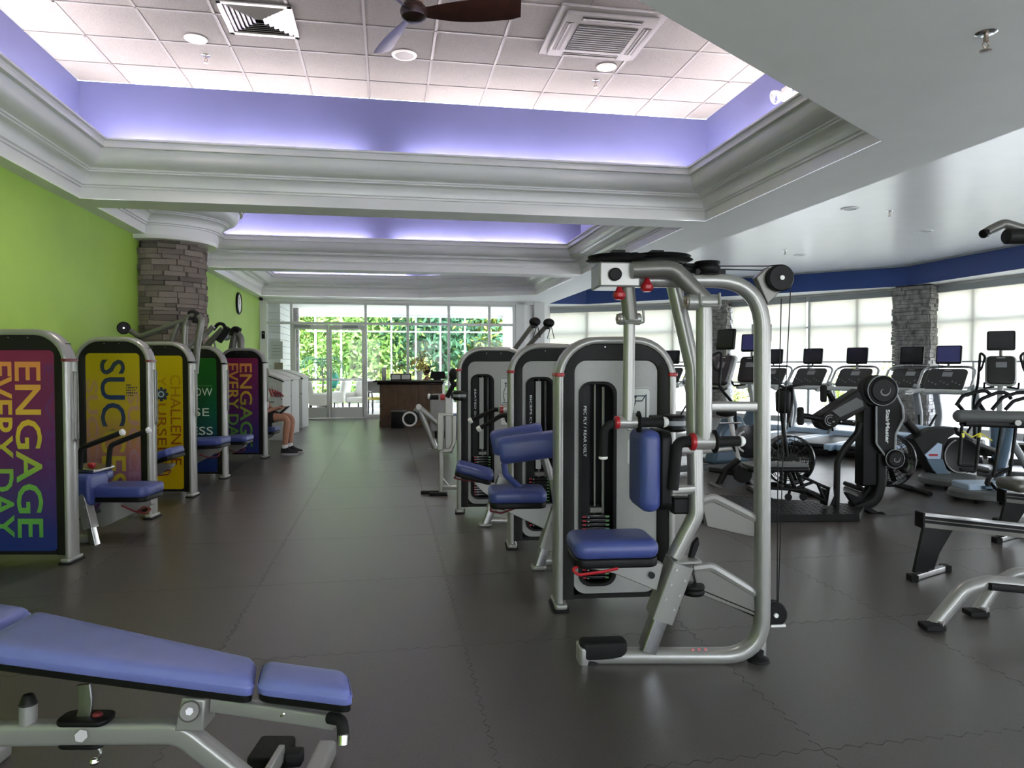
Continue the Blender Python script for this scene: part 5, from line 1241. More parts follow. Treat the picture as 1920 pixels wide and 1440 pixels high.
# ---- upper-body ergometer on its tread-plate platform
BD = 6.9
ub = thing('upper_body_ergometer', 'black upper-body ergometer with white vertical lettering on a dark platform', 'exercise machine', floor_under(1630, BD), 0)
P = loc(ub); Y_ = (0, 1, 0)
def rod(th, pts, r_, nm, mt='black', fr=.06, n=10): b = MB(); b.tube(fillet([Vector(p) for p in pts], fr), r_, n); return b.build(nm, mt, th, ang=60)
b = MB(); pa, pb, pc_, pd_ = fl(1290, 966, .07), fl(1612, 964, .07), fl(1622, 946, .07), fl(1325, 926, .07)
L0 = Vector(ub.location); b.prism([pa - L0, pb - L0, pc_ - L0, pd_ - L0], (0, 0, -.07)); pf_ = b.build('platform', 'charcoal', ub, bevel=.006)
b = MB(); rn = random.Random(1)
for i in range(30):
    for j in range(9):
        s_, t_ = (i + .5 + .5*(j % 2))/31, (j + .5)/9; p_ = (pa.lerp(pb, s_)).lerp(pd_.lerp(pc_, s_), t_) - L0
        b.box((0, 0, .001), (.035, .010, .003), Matrix.Translation(p_) @ rotz(.7 if (i + j) % 2 else -.7))
o = b.build('tread_studs', 'charcoal', pf_); o['kind'] = 'stuff'
b = MB(); b.b2(P(1616, 912, BD + .0), P(1644, 735, BD + .16)); b.build('mast', 'black', ub, bevel=.015)
b = MB(); b.tube(fillet([P(1650, 850, BD + .02), P(1650, 905, BD + .02), P(1642, 938, BD + .02), P(1600, 954, BD + .02)], .25, 8), 0, sec=(.045, .05, .02), up=(0, 1, 0)); b.build('curved_leg', 'charcoal', ub, ang=60)
rod(ub, [P(1632, 890, BD + .12), P(1630, 915, BD + .12), P(1615, 938, BD + .12), P(1594, 947, BD + .12)], .04, 'curved_leg', 'black', .2)
plate(ub, [P(1588, 926, BD + .02), P(1592, 924, BD + .02), P(1622, 938, BD + .02), P(1612, 945, BD + .02), P(1600, 945, BD + .02)], .08, 'heel_plate', 'black')
rod(ub, [P(1595, 950, BD + .05), P(1620, 952, BD), P(1648, 968, BD - .02)], .035, 'foot_bar', 'black')
b = MB(); b.cyl(P(1652, 968, BD - .06), P(1652, 968, BD + .0), .045, n=20, bev=.008); wh = b.build('transport_wheel', 'black_rubber', ub)
b = MB(); b.cyl(P(1652, 968, BD - .068), P(1652, 968, BD - .055), .012, n=8); b.build('axle', 'chrome', wh)
sh = plate(ub, [P(x, y, BD - .05) for x, y in ((1643, 758), (1643, 832), (1659, 853), (1679, 845), (1680, 815), (1696, 786), (1692, 762), (1680, 735), (1655, 732))], .14, 'side_shroud', 'charcoal')
rod(ub, [P(1643, 762, BD - .055), P(1643, 832, BD - .055), P(1660, 855, BD - .055)], .010, 'shroud_edge', 'grey_trim', .05)
rod(ub, [P(1681, 740, BD - .055), P(1692, 762, BD - .055), P(1694, 784, BD - .055), P(1679, 814, BD - .055), P(1678, 845, BD - .055)], .012, 'shroud_edge', 'grey_trim', .05)
fit_text('StairMaster', 'lettering', 'print_white', sh, P(1661, 768, BD - .052), DN, RT, 0.325, .04, bold=.03)
def spiral_disc(c_, r_, th):
    m_ = Matrix.Translation(c_) @ Matrix.Rotation(PI/2, 4, 'X'); b = MB(); b.lathe([(0, .03), (r_*.72, .03), (r_*.80, .018), (r_*.92, .025), (r_, .012), (r_, -.05), (0, -.05)], m_, 32); d_ = b.build('hub_cover', 'charcoal', th)
    b = MB(); b.tube([m_ @ Vector((r_*(.08 + .028*k)*math.cos(k*.32 + 2.2), r_*(.08 + .028*k)*math.sin(k*.32 + 2.2), .031)) for k in range(15)], r_*.05, 6, rr=[r_*(.02 + .005*k if k < 10 else .07 - .012*(k - 9)) for k in range(15)]); b.build('swirl', 'grey_trim', d_)
    b = MB(); lp = [m_ @ Vector((r_*.97*math.cos(a*.1963), r_*.97*math.sin(a*.1963), .014)) for a in range(32)]; b.tube(lp, .006, 5, close=True); b.build('rim', 'grey_trim', d_)
spiral_disc(P(1654, 732, BD - .10), .145, ub)
spiral_disc(P(1677, 860, BD - .08), .09, ub)
b = MB(); b.cyl(P(1640, 733, BD - .05), P(1640, 733, BD + .16), .155, n=30, bev=.02); b.build('pivot_drum', 'black', ub)
b = MB(); b.prism([P(1612, 728, BD - .06), P(1536, 778, BD - .06), P(1532, 790, BD - .06), P(1538, 803, BD - .06), P(1552, 808, BD - .06), P(1630, 765, BD - .06)], (0, .16, 0)); ua = b.build('crank_arm', 'charcoal', ub, bevel=.02)
plate(ua, [P(1606, 745, BD - .075), P(1560, 771, BD - .075), P(1575, 783, BD - .075), P(1620, 762, BD - .075), P(1618, 752, BD - .075)], .02, 'arm_inset', 'base_grey')
b = MB(); b.cyl(P(1557, 788, BD - .12), P(1557, 788, BD + .05), .072, n=24, bev=.012); b.build('crank_hub', 'charcoal', ub)
for r_ in (.03, .05): b = MB(); lp = [P(1557, 788, BD - .122) + Vector((r_*math.cos(a*.314), 0, r_*math.sin(a*.314))) for a in range(20)]; b.tube(lp, .004, 5, close=True); b.build('hub_ring', 'grey_trim', ub)
rod(ub, [P(1540, 785, BD - .10), P(1505, 779, BD - .12)], .028, 'crank', 'black'); rod(ub, [P(1562, 790, BD - .11), P(1602, 794, BD - .12)], .024, 'crank', 'black')
for x in (1563, 1577, 1600): b = MB(); b.ball(P(x, 791, BD - .145), .012, 8); b.build('bolt', 'chrome', ub)
rod(ub, [P(1566, 757, BD + .1), P(1556, 740, BD + .1), P(1550, 735, BD + .1)], .026, 'crank', 'black')
for px, y0_, y1_, D_ in ((1501, 763, 797, BD - .12), (1544, 722, 754, BD + .1)):
    b = MB(); b.tube([P(px, y0_, D_), P(px, y0_ + 3, D_), P(px, y1_ - 3, D_), P(px, y1_, D_)], .03, 12, rr=[.02, .032, .032, .02]); b.build('grip', 'grip', ub)
rod(ub, [P(1612, 792, BD), P(1608, 812, BD), P(1585, 838, BD), P(1570, 865, BD), P(1568, 950, BD)], .030, 'support_leg', 'charcoal', .15)
for a, c_ in (((1500, 892), (1556, 917)), ((1508, 918), (1550, 942)), ((1496, 914), (1527, 903)), ((1533, 907), (1546, 937)), ((1440, 915), (1510, 919))): rod(ub, [P(*a, BD - .05), P(*c_, BD - .05)], .015, 'truss_bar', 'black')
b = MB(); b.prism([P(1557, 913, BD - .1), P(1562, 913, BD - .1), P(1564, 930, BD - .1), P(1556, 948, BD - .1), P(1551, 950, BD - .1)], (0, .012, 0)); b.build('latch_plate', 'steel', ub, bevel=.004)
b = MB(); b.b2(P(1547, 948, BD - .06), P(1557, 914, BD + .05)); b.build('bracket', 'black', ub, bevel=.005)
c_ = P(1452, 876, BD + .05); b = MB(); b.slab(.60, .30, .05, .05, .02, Matrix.Translation(c_ + Vector((0, 0, -.03)))); st_ = b.build('bench_seat', 'black', ub)
b = MB(); b.slab(.59, .29, .02, .05, .008, Matrix.Translation(c_ + Vector((0, 0, .018)))); b.build('seat_edge', 'base_grey', st_)
for x in (1478, 1494): rod(ub, [P(x, 884, BD), P(x + 12, 914, BD)], .02, 'seat_post', 'charcoal')
for x in (1478, 1506): b = MB(); b.cyl(P(x, 932, BD - .03), P(x, 932, BD + .03), .035, n=14, bev=.006); b.build('caster', 'black_rubber', ub); rod(ub, [P(x, 930, BD), P(x + 4, 916, BD)], .014, 'caster_stem')
# ---- fan bikes
def fan_bike(px, py, D, rpx, label, saddle, sx=1):
    t = thing('air_bike', label, 'exercise bike', floor_under(px, D), 0, 'black fan bikes'); P = loc(t); c_ = P(px, py, D); r_ = rpx * D / F_PX
    m_ = Matrix.Translation(c_) @ Matrix.Rotation(PI/2, 4, 'X')
    b = MB(); b.lathe([(r_*.94, -.07), (r_, -.06), (r_, .06), (r_*.94, .07), (r_*.92, .0), (r_*.94, -.07)], m_, 40); b.build('fan_rim', 'black_gloss', t)
    for s in (-1, 1):
        b = MB()
        for k in range(1, 6): rr_ = r_*k/6.2; b.tube([m_ @ Vector((rr_*math.cos(a*.2618), rr_*math.sin(a*.2618), s*(.085 - .03*(k/6)**2))) for a in range(24)], .0035, 4, close=True)
        for k in range(16): a = k*PI/8; b.tube([m_ @ Vector((r_*f*math.cos(a + .25*f), r_*f*math.sin(a + .25*f), s*(.087 - .03*f*f))) for f in (.1, .4, .7, .96)], .003, 4)
        b.build('fan_guard', 'black', t)
    b = MB()
    for k in range(10): a = k*PI/5; b.prism([m_ @ Vector((r_*f*math.cos(a + w_), r_*f*math.sin(a + w_), z_)) for f, w_, z_ in ((.18, -.1, -.03), (.86, -.06, -.04), (.86, .06, .04), (.18, .1, .03))], (0, .002, 0))
    b.cyl(m_ @ Vector((0, 0, -.06)), m_ @ Vector((0, 0, .06)), .06, n=16); b.build('fan_blades', 'charcoal', t)
    b = MB(); b.cyl(m_ @ Vector((0, 0, .09)), m_ @ Vector((0, 0, .10)), r_*.28, n=24); hb_ = b.build('hub_cap', 'charcoal', t)
    b = MB(); b.cyl(m_ @ Vector((.02, -.03, .1)), m_ @ Vector((.02, -.03, .106)), .03, n=12); b.build('hub_badge', 'panel_white', hb_)
    for s in (-1, 1): rod(t, [(s*.30, .35, .03), (s*.30, -.35, .03)], .028, 'floor_bar', 'charcoal')
    rod(t, [(-.30, 0, .03), (c_.x - r_*1.05, .02, .12), (-r_*.4, .1, .12), (.3, 0, .03)], .03, 'base_tube', 'charcoal'); rod(t, [c_ + Vector((0, .1, 0)), (0, .1, .1)], .03, 'fork', 'charcoal')
    if saddle:
        sxp, syp = saddle; s0 = P(sxp, syp, D - .1)
        rod(t, [(s0.x + .03, .0, .1), s0 + Vector((.02, 0, -.1))], .025, 'seat_post', 'steel'); rod(t, [s0 + Vector((-.02, 0, -.1)), c_ + Vector((-.05, -.1, .05))], .02, 'seat_stay', 'black')
        b = MB(); b.tube([s0 + Vector((0, 0, -.14)), s0 + Vector((0, 0, -.11)), s0 + Vector((0, 0, .08)), s0 + Vector((0, 0, .125))], .08, 14, rr=[.05, .075, .08, .045]); b.build('saddle', 'black_rubber', t, ang=60)
        rod(t, [s0 + Vector((-.06, -.05, .16)), s0 + Vector((0, -.05, .13)), s0 + Vector((.12, -.05, .16)), s0 + Vector((.22, -.02, .17))], .014, 'handlebar', 'black'); rod(t, [s0 + Vector((.08, 0, .15)), s0 + Vector((.11, .05, 0)), s0 + Vector((.06, .05, -.25))], .03, 'mast', 'charcoal')
    return t
fan_bike(1478, 862, 7.75, 47, 'black fan bike with padded saddle left of the ergometer', (1468, 750))
fan_bike(1664, 862, 8.1, 50, 'black fan bike partly hidden behind the mast of the ergometer', None)
sb = thing('spin_bike', 'black indoor cycle seen through the fly machine frame', 'exercise bike', floor_under(1385, 8.6), 0); P = loc(sb); D = 8.6
b = MB(); b.lathe([(0, -.03), (.12, -.03), (.2, -.02), (.2, .02), (.12, .03), (0, .03)], Matrix.Translation(P(1402, 828, D)) @ Matrix.Rotation(PI/2, 4, 'X'), 30); fw = b.build('flywheel', 'black_gloss', sb)
b = MB(); b.tube([P(1402, 828, D - .035) + Vector((.13*math.cos(a), 0, .13*math.sin(a))) for a in (1.9, 2.3, 2.7, 3.1, 3.5, 3.9, 4.3)], .014, 8); b.build('crescent', 'panel_white', fw)
b = MB(); b.lathe([(0, -.04), (.07, -.045), (.11, -.03), (.11, .03), (0, .03)], Matrix.Translation(P(1392, 888, D - .1)) @ Matrix.Rotation(PI/2, 4, 'X'), 24); b.build('chain_case', 'charcoal', sb)
for pts, r_, m_ in (([P(1345, 912, D), P(1362, 880, D), P(1385, 862, D)], .04, 'charcoal'), ([P(1392, 888, D), P(1412, 918, D)], .035, 'black'), ([P(1335, 914, D), P(1425, 914, D)], .03, 'black'), ([P(1385, 862, D), P(1372, 800, D), P(1368, 780, D)], .03, 'panel_white'), ([P(1402, 828, D), P(1420, 790, D), P(1424, 770, D)], .03, 'charcoal'), ([P(1330, 905, D - .2), P(1362, 922, D - .3)], .025, 'base_grey'), ([P(1380, 888, D), P(1330, 880, D)], .03, 'charcoal')): rod(sb, pts, r_, 'frame_tube', m_)
b = MB(); b.ball(P(1362, 774, D), (.13, .09, .05), 12); b.build('saddle', 'black_rubber', sb)
rod(sb, [P(1350, 793, D - .1), P(1390, 793, D - .1)], .012, 'cross_rod', 'chrome'); rod(sb, [P(1400, 765, D), P(1424, 768, D), P(1440, 756, D)], .018, 'handlebar', 'grip')
b = MB(); b.slab(.12, .1, .04, .02, .01, Matrix.Translation(P(1360, 922, D - .3))); b.build('pedal', 'grey_trim', sb)
# ---- low disc-based lateral trainers
def disc_trainer(px, py, rx, label, body):
    f_ = fl(px, py); D = f_.y; t = thing('lateral_trainer', label, 'exercise machine', f_, 0, 'lateral trainers with round bases'); r_ = rx*D/F_PX
    b = MB(); b.lathe([(0, .035), (r_*.92, .035), (r_, .05), (r_*.97, .10), (r_*.88, .125), (0, .13)], None, 40); b.build('disc_base', 'base_grey', t)
    for k in range(6): b = MB(); b.cyl((r_*.75*math.cos(k), r_*.75*math.sin(k), 0), (r_*.75*math.cos(k), r_*.75*math.sin(k), .04), .03, n=8); b.build('foot', 'black_rubber', t)
    return t, loc(t), D
t, P, D = disc_trainer(1785, 912, 58, 'dark lateral trainer with blue-grey cowl and pale badge panel', None); D += .15
cw = plate(t, [P(x, y, D) for x, y in ((1714, 824), (1735, 812), (1757, 804), (1788, 802), (1792, 812), (1778, 822), (1769, 840), (1768, 862), (1775, 880), (1788, 892), (1757, 893))], .22, 'cowl', 'charcoal')
plate(cw, [P(x, y, D - .01) for x, y in ((1738, 861), (1768, 861), (1775, 880), (1786, 891), (1760, 892), (1750, 882))], .03, 'cowl_lower', 'cowl_blue')
bd = plate(cw, [P(x, y, D - .015) for x, y in ((1734, 853), (1759, 830), (1767, 833), (1764, 861), (1740, 861))], .03, 'badge_panel', 'cowl_pale')
b = MB(); b.b2(P(1742, 855, D - .02), P(1758, 851, D - .014)); b.build('badge', 'red', bd)
b = MB(); b.lathe([(0, 0), (.17, 0), (.19, .01), (.215, .012), (.22, 0), (.22, -.12), (0, -.12)], Matrix.Translation(P(1803, 855, D + .1)) @ Matrix.Rotation(PI/2, 4, 'X'), 36); b.build('wheel_cover', 'black', t)
b = MB(); lp = [P(1803, 855, D + .085) + Vector((.205*math.cos(a*.16), 0, .205*math.sin(a*.16))) for a in range(12, 34)]; b.tube(lp, .008, 6); b.build('wheel_trim', 'panel_grey', t)
b = MB(); b.prism([P(1712, 798, D + .3), P(1748, 800, D + .3), P(1752, 808, D + .3), P(1728, 816, D + .3)], (0, .3, 0)); b.build('rear_cowl', 'cowl_pale', t, bevel=.01)
rod(t, [P(1700, 790, D + .2), P(1735, 830, D + .15), P(1760, 890, D + .15)], .05, 'rear_post', 'charcoal')
for a, c_ in (((1790, 806), (1846, 842)), ((1800, 870), (1850, 882)), ((1820, 830), (1880, 852))): rod(t, [P(*a, D + .25), P(*c_, D + .4)], .04, 'link_arm', 'charcoal')
b = MB(); b.b2(P(1780, 893, D - .1), P(1811, 888, D + .1)); b.build('step_edge', 'charcoal', t, bevel=.008)
t, P, D = disc_trainer(1840, 938, 56, 'grey lateral trainer nearest the camera with a pale block on its disc base', None)
b = MB(); b.b2(P(1816, 922, D - .1), P(1870, 899, D + .2)); b.build('motor_cover', 'cowl_pale', t, bevel=.015)
b = MB(); b.b2(P(1848, 918, D - .16), P(1876, 909, D - .05)); b.build('end_block', 'cowl_blue', t, bevel=.01)
rod(t, [P(1858, 925, D - .1), P(1850, 905, D - .1), P(1862, 890, D), P(1890, 880, D + .2)], .03, 'link_arm', 'black')
rod(t, [P(1870, 915, D + .1), P(1895, 800, D + .4)], .05, 'mast', 'cowl_blue'); rod(t, [P(1893, 820, D + .4), P(1940, 900, D + .5)], .04, 'mast_stay', 'grey_trim')
# ---- grey padded beam with hanging rods
bm_ = thing('rope_beam_station', 'grey padded beam with black hanging rods at the right edge', 'exercise machine', floor_under(1990, 6.2), 0); P = loc(bm_); D = 6.2
b = MB(); b.tube([P(1790, 780, D), P(1795, 780, D), P(2060, 786, D)], .055, 16, rr=[.035, .055, .055]); b.build('beam', 'base_grey', bm_, ang=60)
b = MB(); b.tube([P(1805, 793, D + .02), P(2040, 800, D + .02)], 0, sec=(.05, .03, .02)); b.build('under_bar', 'black', bm_)
b = MB(); b.cyl(P(1909, 793, D - .08), P(1909, 793, D - .05), .025, n=14, bev=.004); b.build('lamp_cap', 'white_plastic', bm_)
for pts in ([(1804, 795), (1799, 862), (1797, 872), (1826, 872)], [(1838, 795), (1829, 885), (1800, 880)], [(1878, 797), (1865, 880), (1860, 895), (1890, 880)], [(1905, 800), (1893, 890), (1870, 920), (1858, 905)]):
    rod(bm_, [P(x, y, D) for x, y in pts], .014, 'hanging_rod', 'black', .03)
for (x, y) in ((1804, 812), (1836, 812)): b = MB(); b.cyl(P(x, y, D), P(x, y + 8, D), .017, n=10); b.build('tape', 'tape_yellow', bm_)
rod(bm_, [P(1806, 808, D - .02), P(1822, 820, D - .02), P(1838, 812, D - .02), P(1860, 826, D - .02)], .005, 'tape_string', 'tape_yellow', .01, 5)
for pts in ([(1793, 760), (1805, 742), (1830, 735), (1848, 732), (1858, 740)], [(1828, 766), (1840, 748), (1870, 736), (1888, 736), (1896, 748)], [(1860, 768), (1880, 745), (1905, 737), (1930, 735)], [(1885, 768), (1900, 752), (1925, 745)], [(1795, 757), (1806, 770)], [(1835, 755), (1845, 770)]):
    rod(bm_, [P(x, y, D + .5) for x, y in pts], .018, 'curved_handle', 'black', .08)
b = MB(); b.tube([P(2000, 790, D), Vector((P(2000, 790, D).x, 0, 0))], 0, sec=(.05, .05, .02)); b.build('post', 'charcoal', bm_); b = MB(); b.slab(.8, .6, .05, .05, .01, Matrix.Translation((0, 0, 0))); b.build('base', 'charcoal', bm_)
# ---- rowing machines at the right
def rower(e, D, foot, label, px_end):
    f_ = fl(*foot); t = thing('rowing_machine', label, 'rowing machine', f_, 0, 'rowing machines at the right edge'); P = loc(t)
    A, B = P(*e, D), P(e[0] + 480, e[1] + 52, D - .1)
    d_ = (B - A)
    for k, (dz, h_, m_) in enumerate(((.0, .009, 'steel'), (-.012, .018, 'black'), (-.03, .007, 'silver_dark'), (-.04, .016, 'black'), (-.056, .03, 'silver_dark'))):
        b = MB(); b.prism([A + Vector((0, 0, dz)), A + Vector((0, 0, dz - h_)), B + Vector((0, 0, dz - h_)), B + Vector((0, 0, dz))], (0, .09 if k % 2 == 0 else .084, 0)); b.build('rail', m_, t)
    b = MB(); b.b2(A + Vector((-.012, -.005, -.095)), A + Vector((.006, .095, .012))); b.build('end_stop', 'black', t, bevel=.004)
    zt = A.z - .085; x0_ = A.x
    b = MB(); b.prism([(x0_ - .002, A.y, zt), (x0_ + .20, A.y, zt - .02), (x0_ + .035, A.y, .035), (x0_ - .065, A.y, .035)], (0, .03, 0)); b.build('rear_leg', 'charcoal', t, bevel=.006)
    b = MB(); b.prism([(x0_ + .12, A.y + .06, zt - .01), (x0_ + .20, A.y + .06, zt - .02), (x0_ + .11, A.y + .06, .035), (x0_ + .06, A.y + .06, .035)], (0, .03, 0)); b.build('rear_leg', 'charcoal', t, bevel=.006)
    b = MB(); b.tube([(x0_ - .10, A.y - .06, .022), (x0_ + .24, A.y + .16, .022)], 0, sec=(.02, .02, .006)); ft = b.build('rear_foot', 'steel', t)
    for p_ in ((x0_ - .11, A.y - .065, .022), (x0_ + .25, A.y + .165, .022)): b = MB(); b.box(p_, (.05, .07, .044)); b.build('foot_cap', 'black_rubber', ft, bevel=.004)
    b = MB(); b.prism([(B.x - .1, 0, B.z), (B.x + .3, 0, B.z + .3), (B.x + .3, 0, .03), (B.x - .05, 0, .03)], (0, .12, 0)); b.build('front_leg', 'charcoal', t); b = MB(); b.cyl((B.x + .35, -.08, .45), (B.x + .35, .2, .45), .28, n=30, bev=.03); b.build('flywheel', 'charcoal', t)
    return t, P
rower((1733, 965), 4.80, (1745, 1086), 'rowing machine whose striped rail end and black leg stand beside the grey tubular bench', 0)
t, P = rower((1886, 922), 5.82, (1890, 1016), 'rowing machine farther back, cut off by the right edge', 0)
c_ = P(1915, 908, 5.82); b = MB(); b.slab(.26, .30, .10, .05, .04, Matrix.Translation(c_ + Vector((.03, .05, -.06)))); b.build('seat', 'silver_dark', t)
# ---- silver tubular bench cut off by the right edge
tb_ = thing('tubular_bench', 'silver tubular bench frame with black grip strip at the right edge', 'bench', fl(1790, 1175), 0); P = loc(tb_)
for (f0, D_, pts) in (((1748, 1180), 3.9, ((1748, 1176), (1808, 1104), (1850, 1092), (2150, 1118))), ((1830, 1154), 4.12, ((1832, 1150), (1868, 1095), (1905, 1074), (2150, 1090)))):
    b = MB(); b.tube(fillet([P(x, y, D_) for x, y in pts] + [P(2230, 1230, D_)], [0, .14, .14, .1, 0], 8), .040 if D_ < 4 else .036, 14); b.build('bent_leg', 'silver', tb_, ang=60)
    g_ = fl(*f0) - Vector(tb_.location); b = MB(); b.b2(Vector((g_.x - .06, g_.y - .05, .005)), Vector((g_.x + .05, g_.y + .04, .035)), None); fo = b.build('foot_plate', 'black_rubber', tb_, bevel=.006)
    b = MB(); b.prism([(g_.x + .03, g_.y - .05, .01), (g_.x + .12, g_.y + .06, .01), (g_.x + .12, g_.y + .12, .01), (g_.x + .03, g_.y + .02, .01)], (0, 0, .035)); b.build('foot_cap', 'steel', fo, bevel=.004)
b = MB(); b.tube([P(1856, 1100, 3.85), P(1860, 1100, 3.85), P(2080, 1121, 3.85)], 0, sec=(.02, .018, .015), up=(0, 1, 0)); b.build('grip_strip', 'black_rubber', tb_)
b = MB(); b.tube([P(2100, 1113, 3.9), P(2100, 1087, 4.12)], .03, 10); b.build('cross_tube', 'silver', tb_)
# ---- tall frame whose handle enters at the upper right
tf = thing('pull_up_station', 'grey bent handle of a tall frame at the upper right edge', 'exercise machine', floor_under(2010, 4.2), 0); P = loc(tf); D = 4.2
rod(tf, [P(1848, 437, D), P(1856, 432, D), P(1882, 419, D), P(1925, 432, D), P(2010, 440, D)], .028, 'bent_handle', 'silver_dark', .06)
b = MB(); b.cyl(P(1843, 439, D - .02), P(1849, 436, D), .026, n=14, bev=.005); b.build('handle_tip', 'black', tf)
b = MB(); b.cyl(P(1884, 443, D - .05), P(2010, 446, D - .05), .045, n=18, bev=.01); b.build('cross_roller', 'charcoal', tf)
b = MB(); b.tube([P(2010, 425, D), Vector((0, 0, 0))], 0, sec=(.05, .05, .02)); b.build('upright', 'silver', tf); b = MB(); b.slab(.3, .3, .05, .05, .01); b.build('base', 'charcoal', tf)
# ================================================================== FOREGROUND BENCH
bn = thing('adjustable_bench', 'blue-padded silver adjustable bench in the left foreground', 'bench', floor_under(300, 2.3), 0); P = loc(bn)
def hull_pad(c4, th_, name, mt='bench_vinyl', r=.035):
    """pad from four top corners (near-left, near-right, far-right, far-left); rounded corners and edges"""
    c4 = [Vector(c) for c in c4]; n_ = (c4[1] - c4[0]).cross(c4[3] - c4[0]).normalized(); ce = sum(c4, Vector()) / 4
    def ring(ins, dz, rad):
        out = []
        for i in range(4):
            b0 = c4[i]; u = (c4[i-1] - b0).normalized(); v = (c4[(i+1) % 4] - b0).normalized(); b1 = b0 + (u + v) * ins
            for k in range(7):
                t = k/6; p0 = b1 + u*rad; p1 = b1 + v*rad; out.append(p0*(1-t)**2 + b1*2*t*(1-t) + p1*t*t)
        return [p + n_*dz for p in out]
    e = .016
    rg = [ring(.01, -th_, r), ring(.0, -th_ + .008, r)] + [ring(e*(1 - math.sin(a)) - .004, -e*2*(1 - math.sin(a)) , r) for a in ()]
    rg += [ring(0, -th_*.55, r), ring(-.002, -th_*.45, r), ring(.002, -th_*.36, r), ring(.001, -.030, r), ring(.006, -.014, r), ring(.016, -.004, r*.95), ring(.030, 0.0, r*.9), ring(.06, .003, r*.8)]
    MB().rings(rg).build(name, mt, bn, ang=70)
    bb = MB(); bb.rings([ring(.012, -th_ - .022, r), ring(.004, -th_ - .016, r), ring(.004, -th_ + .004, r)]); bb.build('pad_board', 'black', bn)
hull_pad([P(480, 1276, 2.20), P(662, 1298, 2.13), P(652, 1253, 2.29), P(494, 1232, 2.37)], .052, 'seat_pad')
hull_pad([P(-60, 1206, 2.30), P(478, 1276, 2.21), P(482, 1230, 2.38), P(70, 1140, 2.66)], .060, 'back_pad')
hull_pad([P(-420, 1160, 2.55), P(-70, 1205, 2.32), P(62, 1136, 2.68), P(-300, 1085, 2.95)], .060, 'head_pad')
D = 2.28
b = MB(); b.tube(fillet([P(-260, 1560, D), P(-60, 1400, D), P(0, 1374, D), P(340, 1370, D), P(480, 1480, D), P(560, 1550, D)], [0, .06, .1, .13, .1, 0], 8), 0, sec=(.036, .030, .016), up=(0, 1, 0)); b.build('main_rail', 'silver', bn, ang=60)
b = MB(); b.tube([P(400, 1318, D), P(628, 1352, D - .06)], 0, sec=(.024, .018, .008), up=(0, 1, 0)); b.build('seat_rail', 'silver', bn)
b = MB(); b.tube([P(-60, 1225, D + .16), P(400, 1285, D + .1)], 0, sec=(.024, .016, .008), up=(0, 1, 0)); b.build('back_rail', 'silver', bn)
b = MB(); b.prism([P(326, 1372, D - .05), P(340, 1310, D - .05), P(384, 1312, D - .05), P(380, 1372, D - .05)], (0, .10, 0)); pv = b.build('pivot_bracket', 'silver', bn, bevel=.006)
b = MB(); b.cyl(P(355, 1334, D - .05), P(355, 1334, D - .075), .032, n=20, bev=.005); kn = b.build('pivot_knob', 'silver_dark', pv); b = MB(); b.cyl(P(355, 1334, D - .075), P(355, 1334, D - .082), .012, n=6); b.build('bolt', 'steel', kn)
b = MB(); b.cyl(P(53, 1360, D), P(53, 1318, D), .0265, n=18); sp_ = b.build('storage_post', 'silver', bn); b = MB(); b.cyl(P(53, 1322, D), P(53, 1302, D), .0275, .018, n=18, bev=.004); b.build('post_cap', 'black', sp_)
b = MB(); b.tube(fillet([P(158, 1283, D), P(163, 1320, D), P(155, 1352, D)], .2), 0, sec=(.022, .006, .004), up=(0, 1, 0)); b.build('arc_plate', 'steel', bn)
b = MB(); b.slab(.165, .09, .018, .03, .006, Matrix.Translation(P(162, 1352, D))); ho = b.build('slot_cover', 'black', bn); b = MB(); b.ball(P(183, 1340, D), (.018, .015, .01), 8); b.build('red_latch', 'red_dark', ho)
b = MB(); b.cyl(P(152, 1380, D - .03), P(152, 1380, D - .05), .019, n=6); b.build('bolt', 'silver', bn)
b = MB(); b.slab(.15, .07, .012, .03, .004, Matrix.Translation(P(157, 1396, D))); b.build('under_cover', 'black', bn)
b = MB(); b.tube(fillet([P(180, 1396, D), P(191, 1412, D), P(180, 1430, D)], .02), .005, 6); b.ball(P(177, 1428, D), .014, 8); b.build('latch_handle', 'chrome', bn)
b = MB(); b.cyl(P(534, 1332, D - .03), P(534, 1344, D - .05), .015, n=12, bev=.003); b.build('pull_pin', 'chrome', bn)
b = MB(); b.tube(fillet([P(618, 1346, 2.18), P(642, 1350, 2.15), P(644, 1390, 2.12)], .03), .018, 12); hg = b.build('end_handle', 'grip', bn)
b = MB(); b.cyl(P(644, 1376, 2.12), P(643, 1398, 2.11), .016, n=14, bev=.003); b.build('handle_tip', 'chrome', hg)
b = MB(); b.slab(.13, .16, .05, .015, .008, Matrix.Translation(P(510, 1425, 2.55))); ft = b.build('foot_roller', 'black_rubber', bn); b = MB(); b.slab(.06, .05, .05, .01, .006, Matrix.Translation(P(552, 1432, 2.5))); b.build('roller_cap', 'black_rubber', ft)
b = MB(); b.b2(P(495, 1440, 2.35), P(535, 1425, 2.5)); b.build('foot_bracket', 'silver', bn, bevel=.005)
for x, pe in ((-.75, (-260, 1560)), (.45, (560, 1550))):
    b = MB(); b.tube([(x, -.3, .03), (x, .3, .03)], 0, sec=(.035, .03, .015)); b.build('floor_bar', 'silver', bn)
    b = MB(); b.tube([P(*pe, D), Vector((x, 0, .03))], .03, 8); b.build('leg_stub', 'silver', bn)
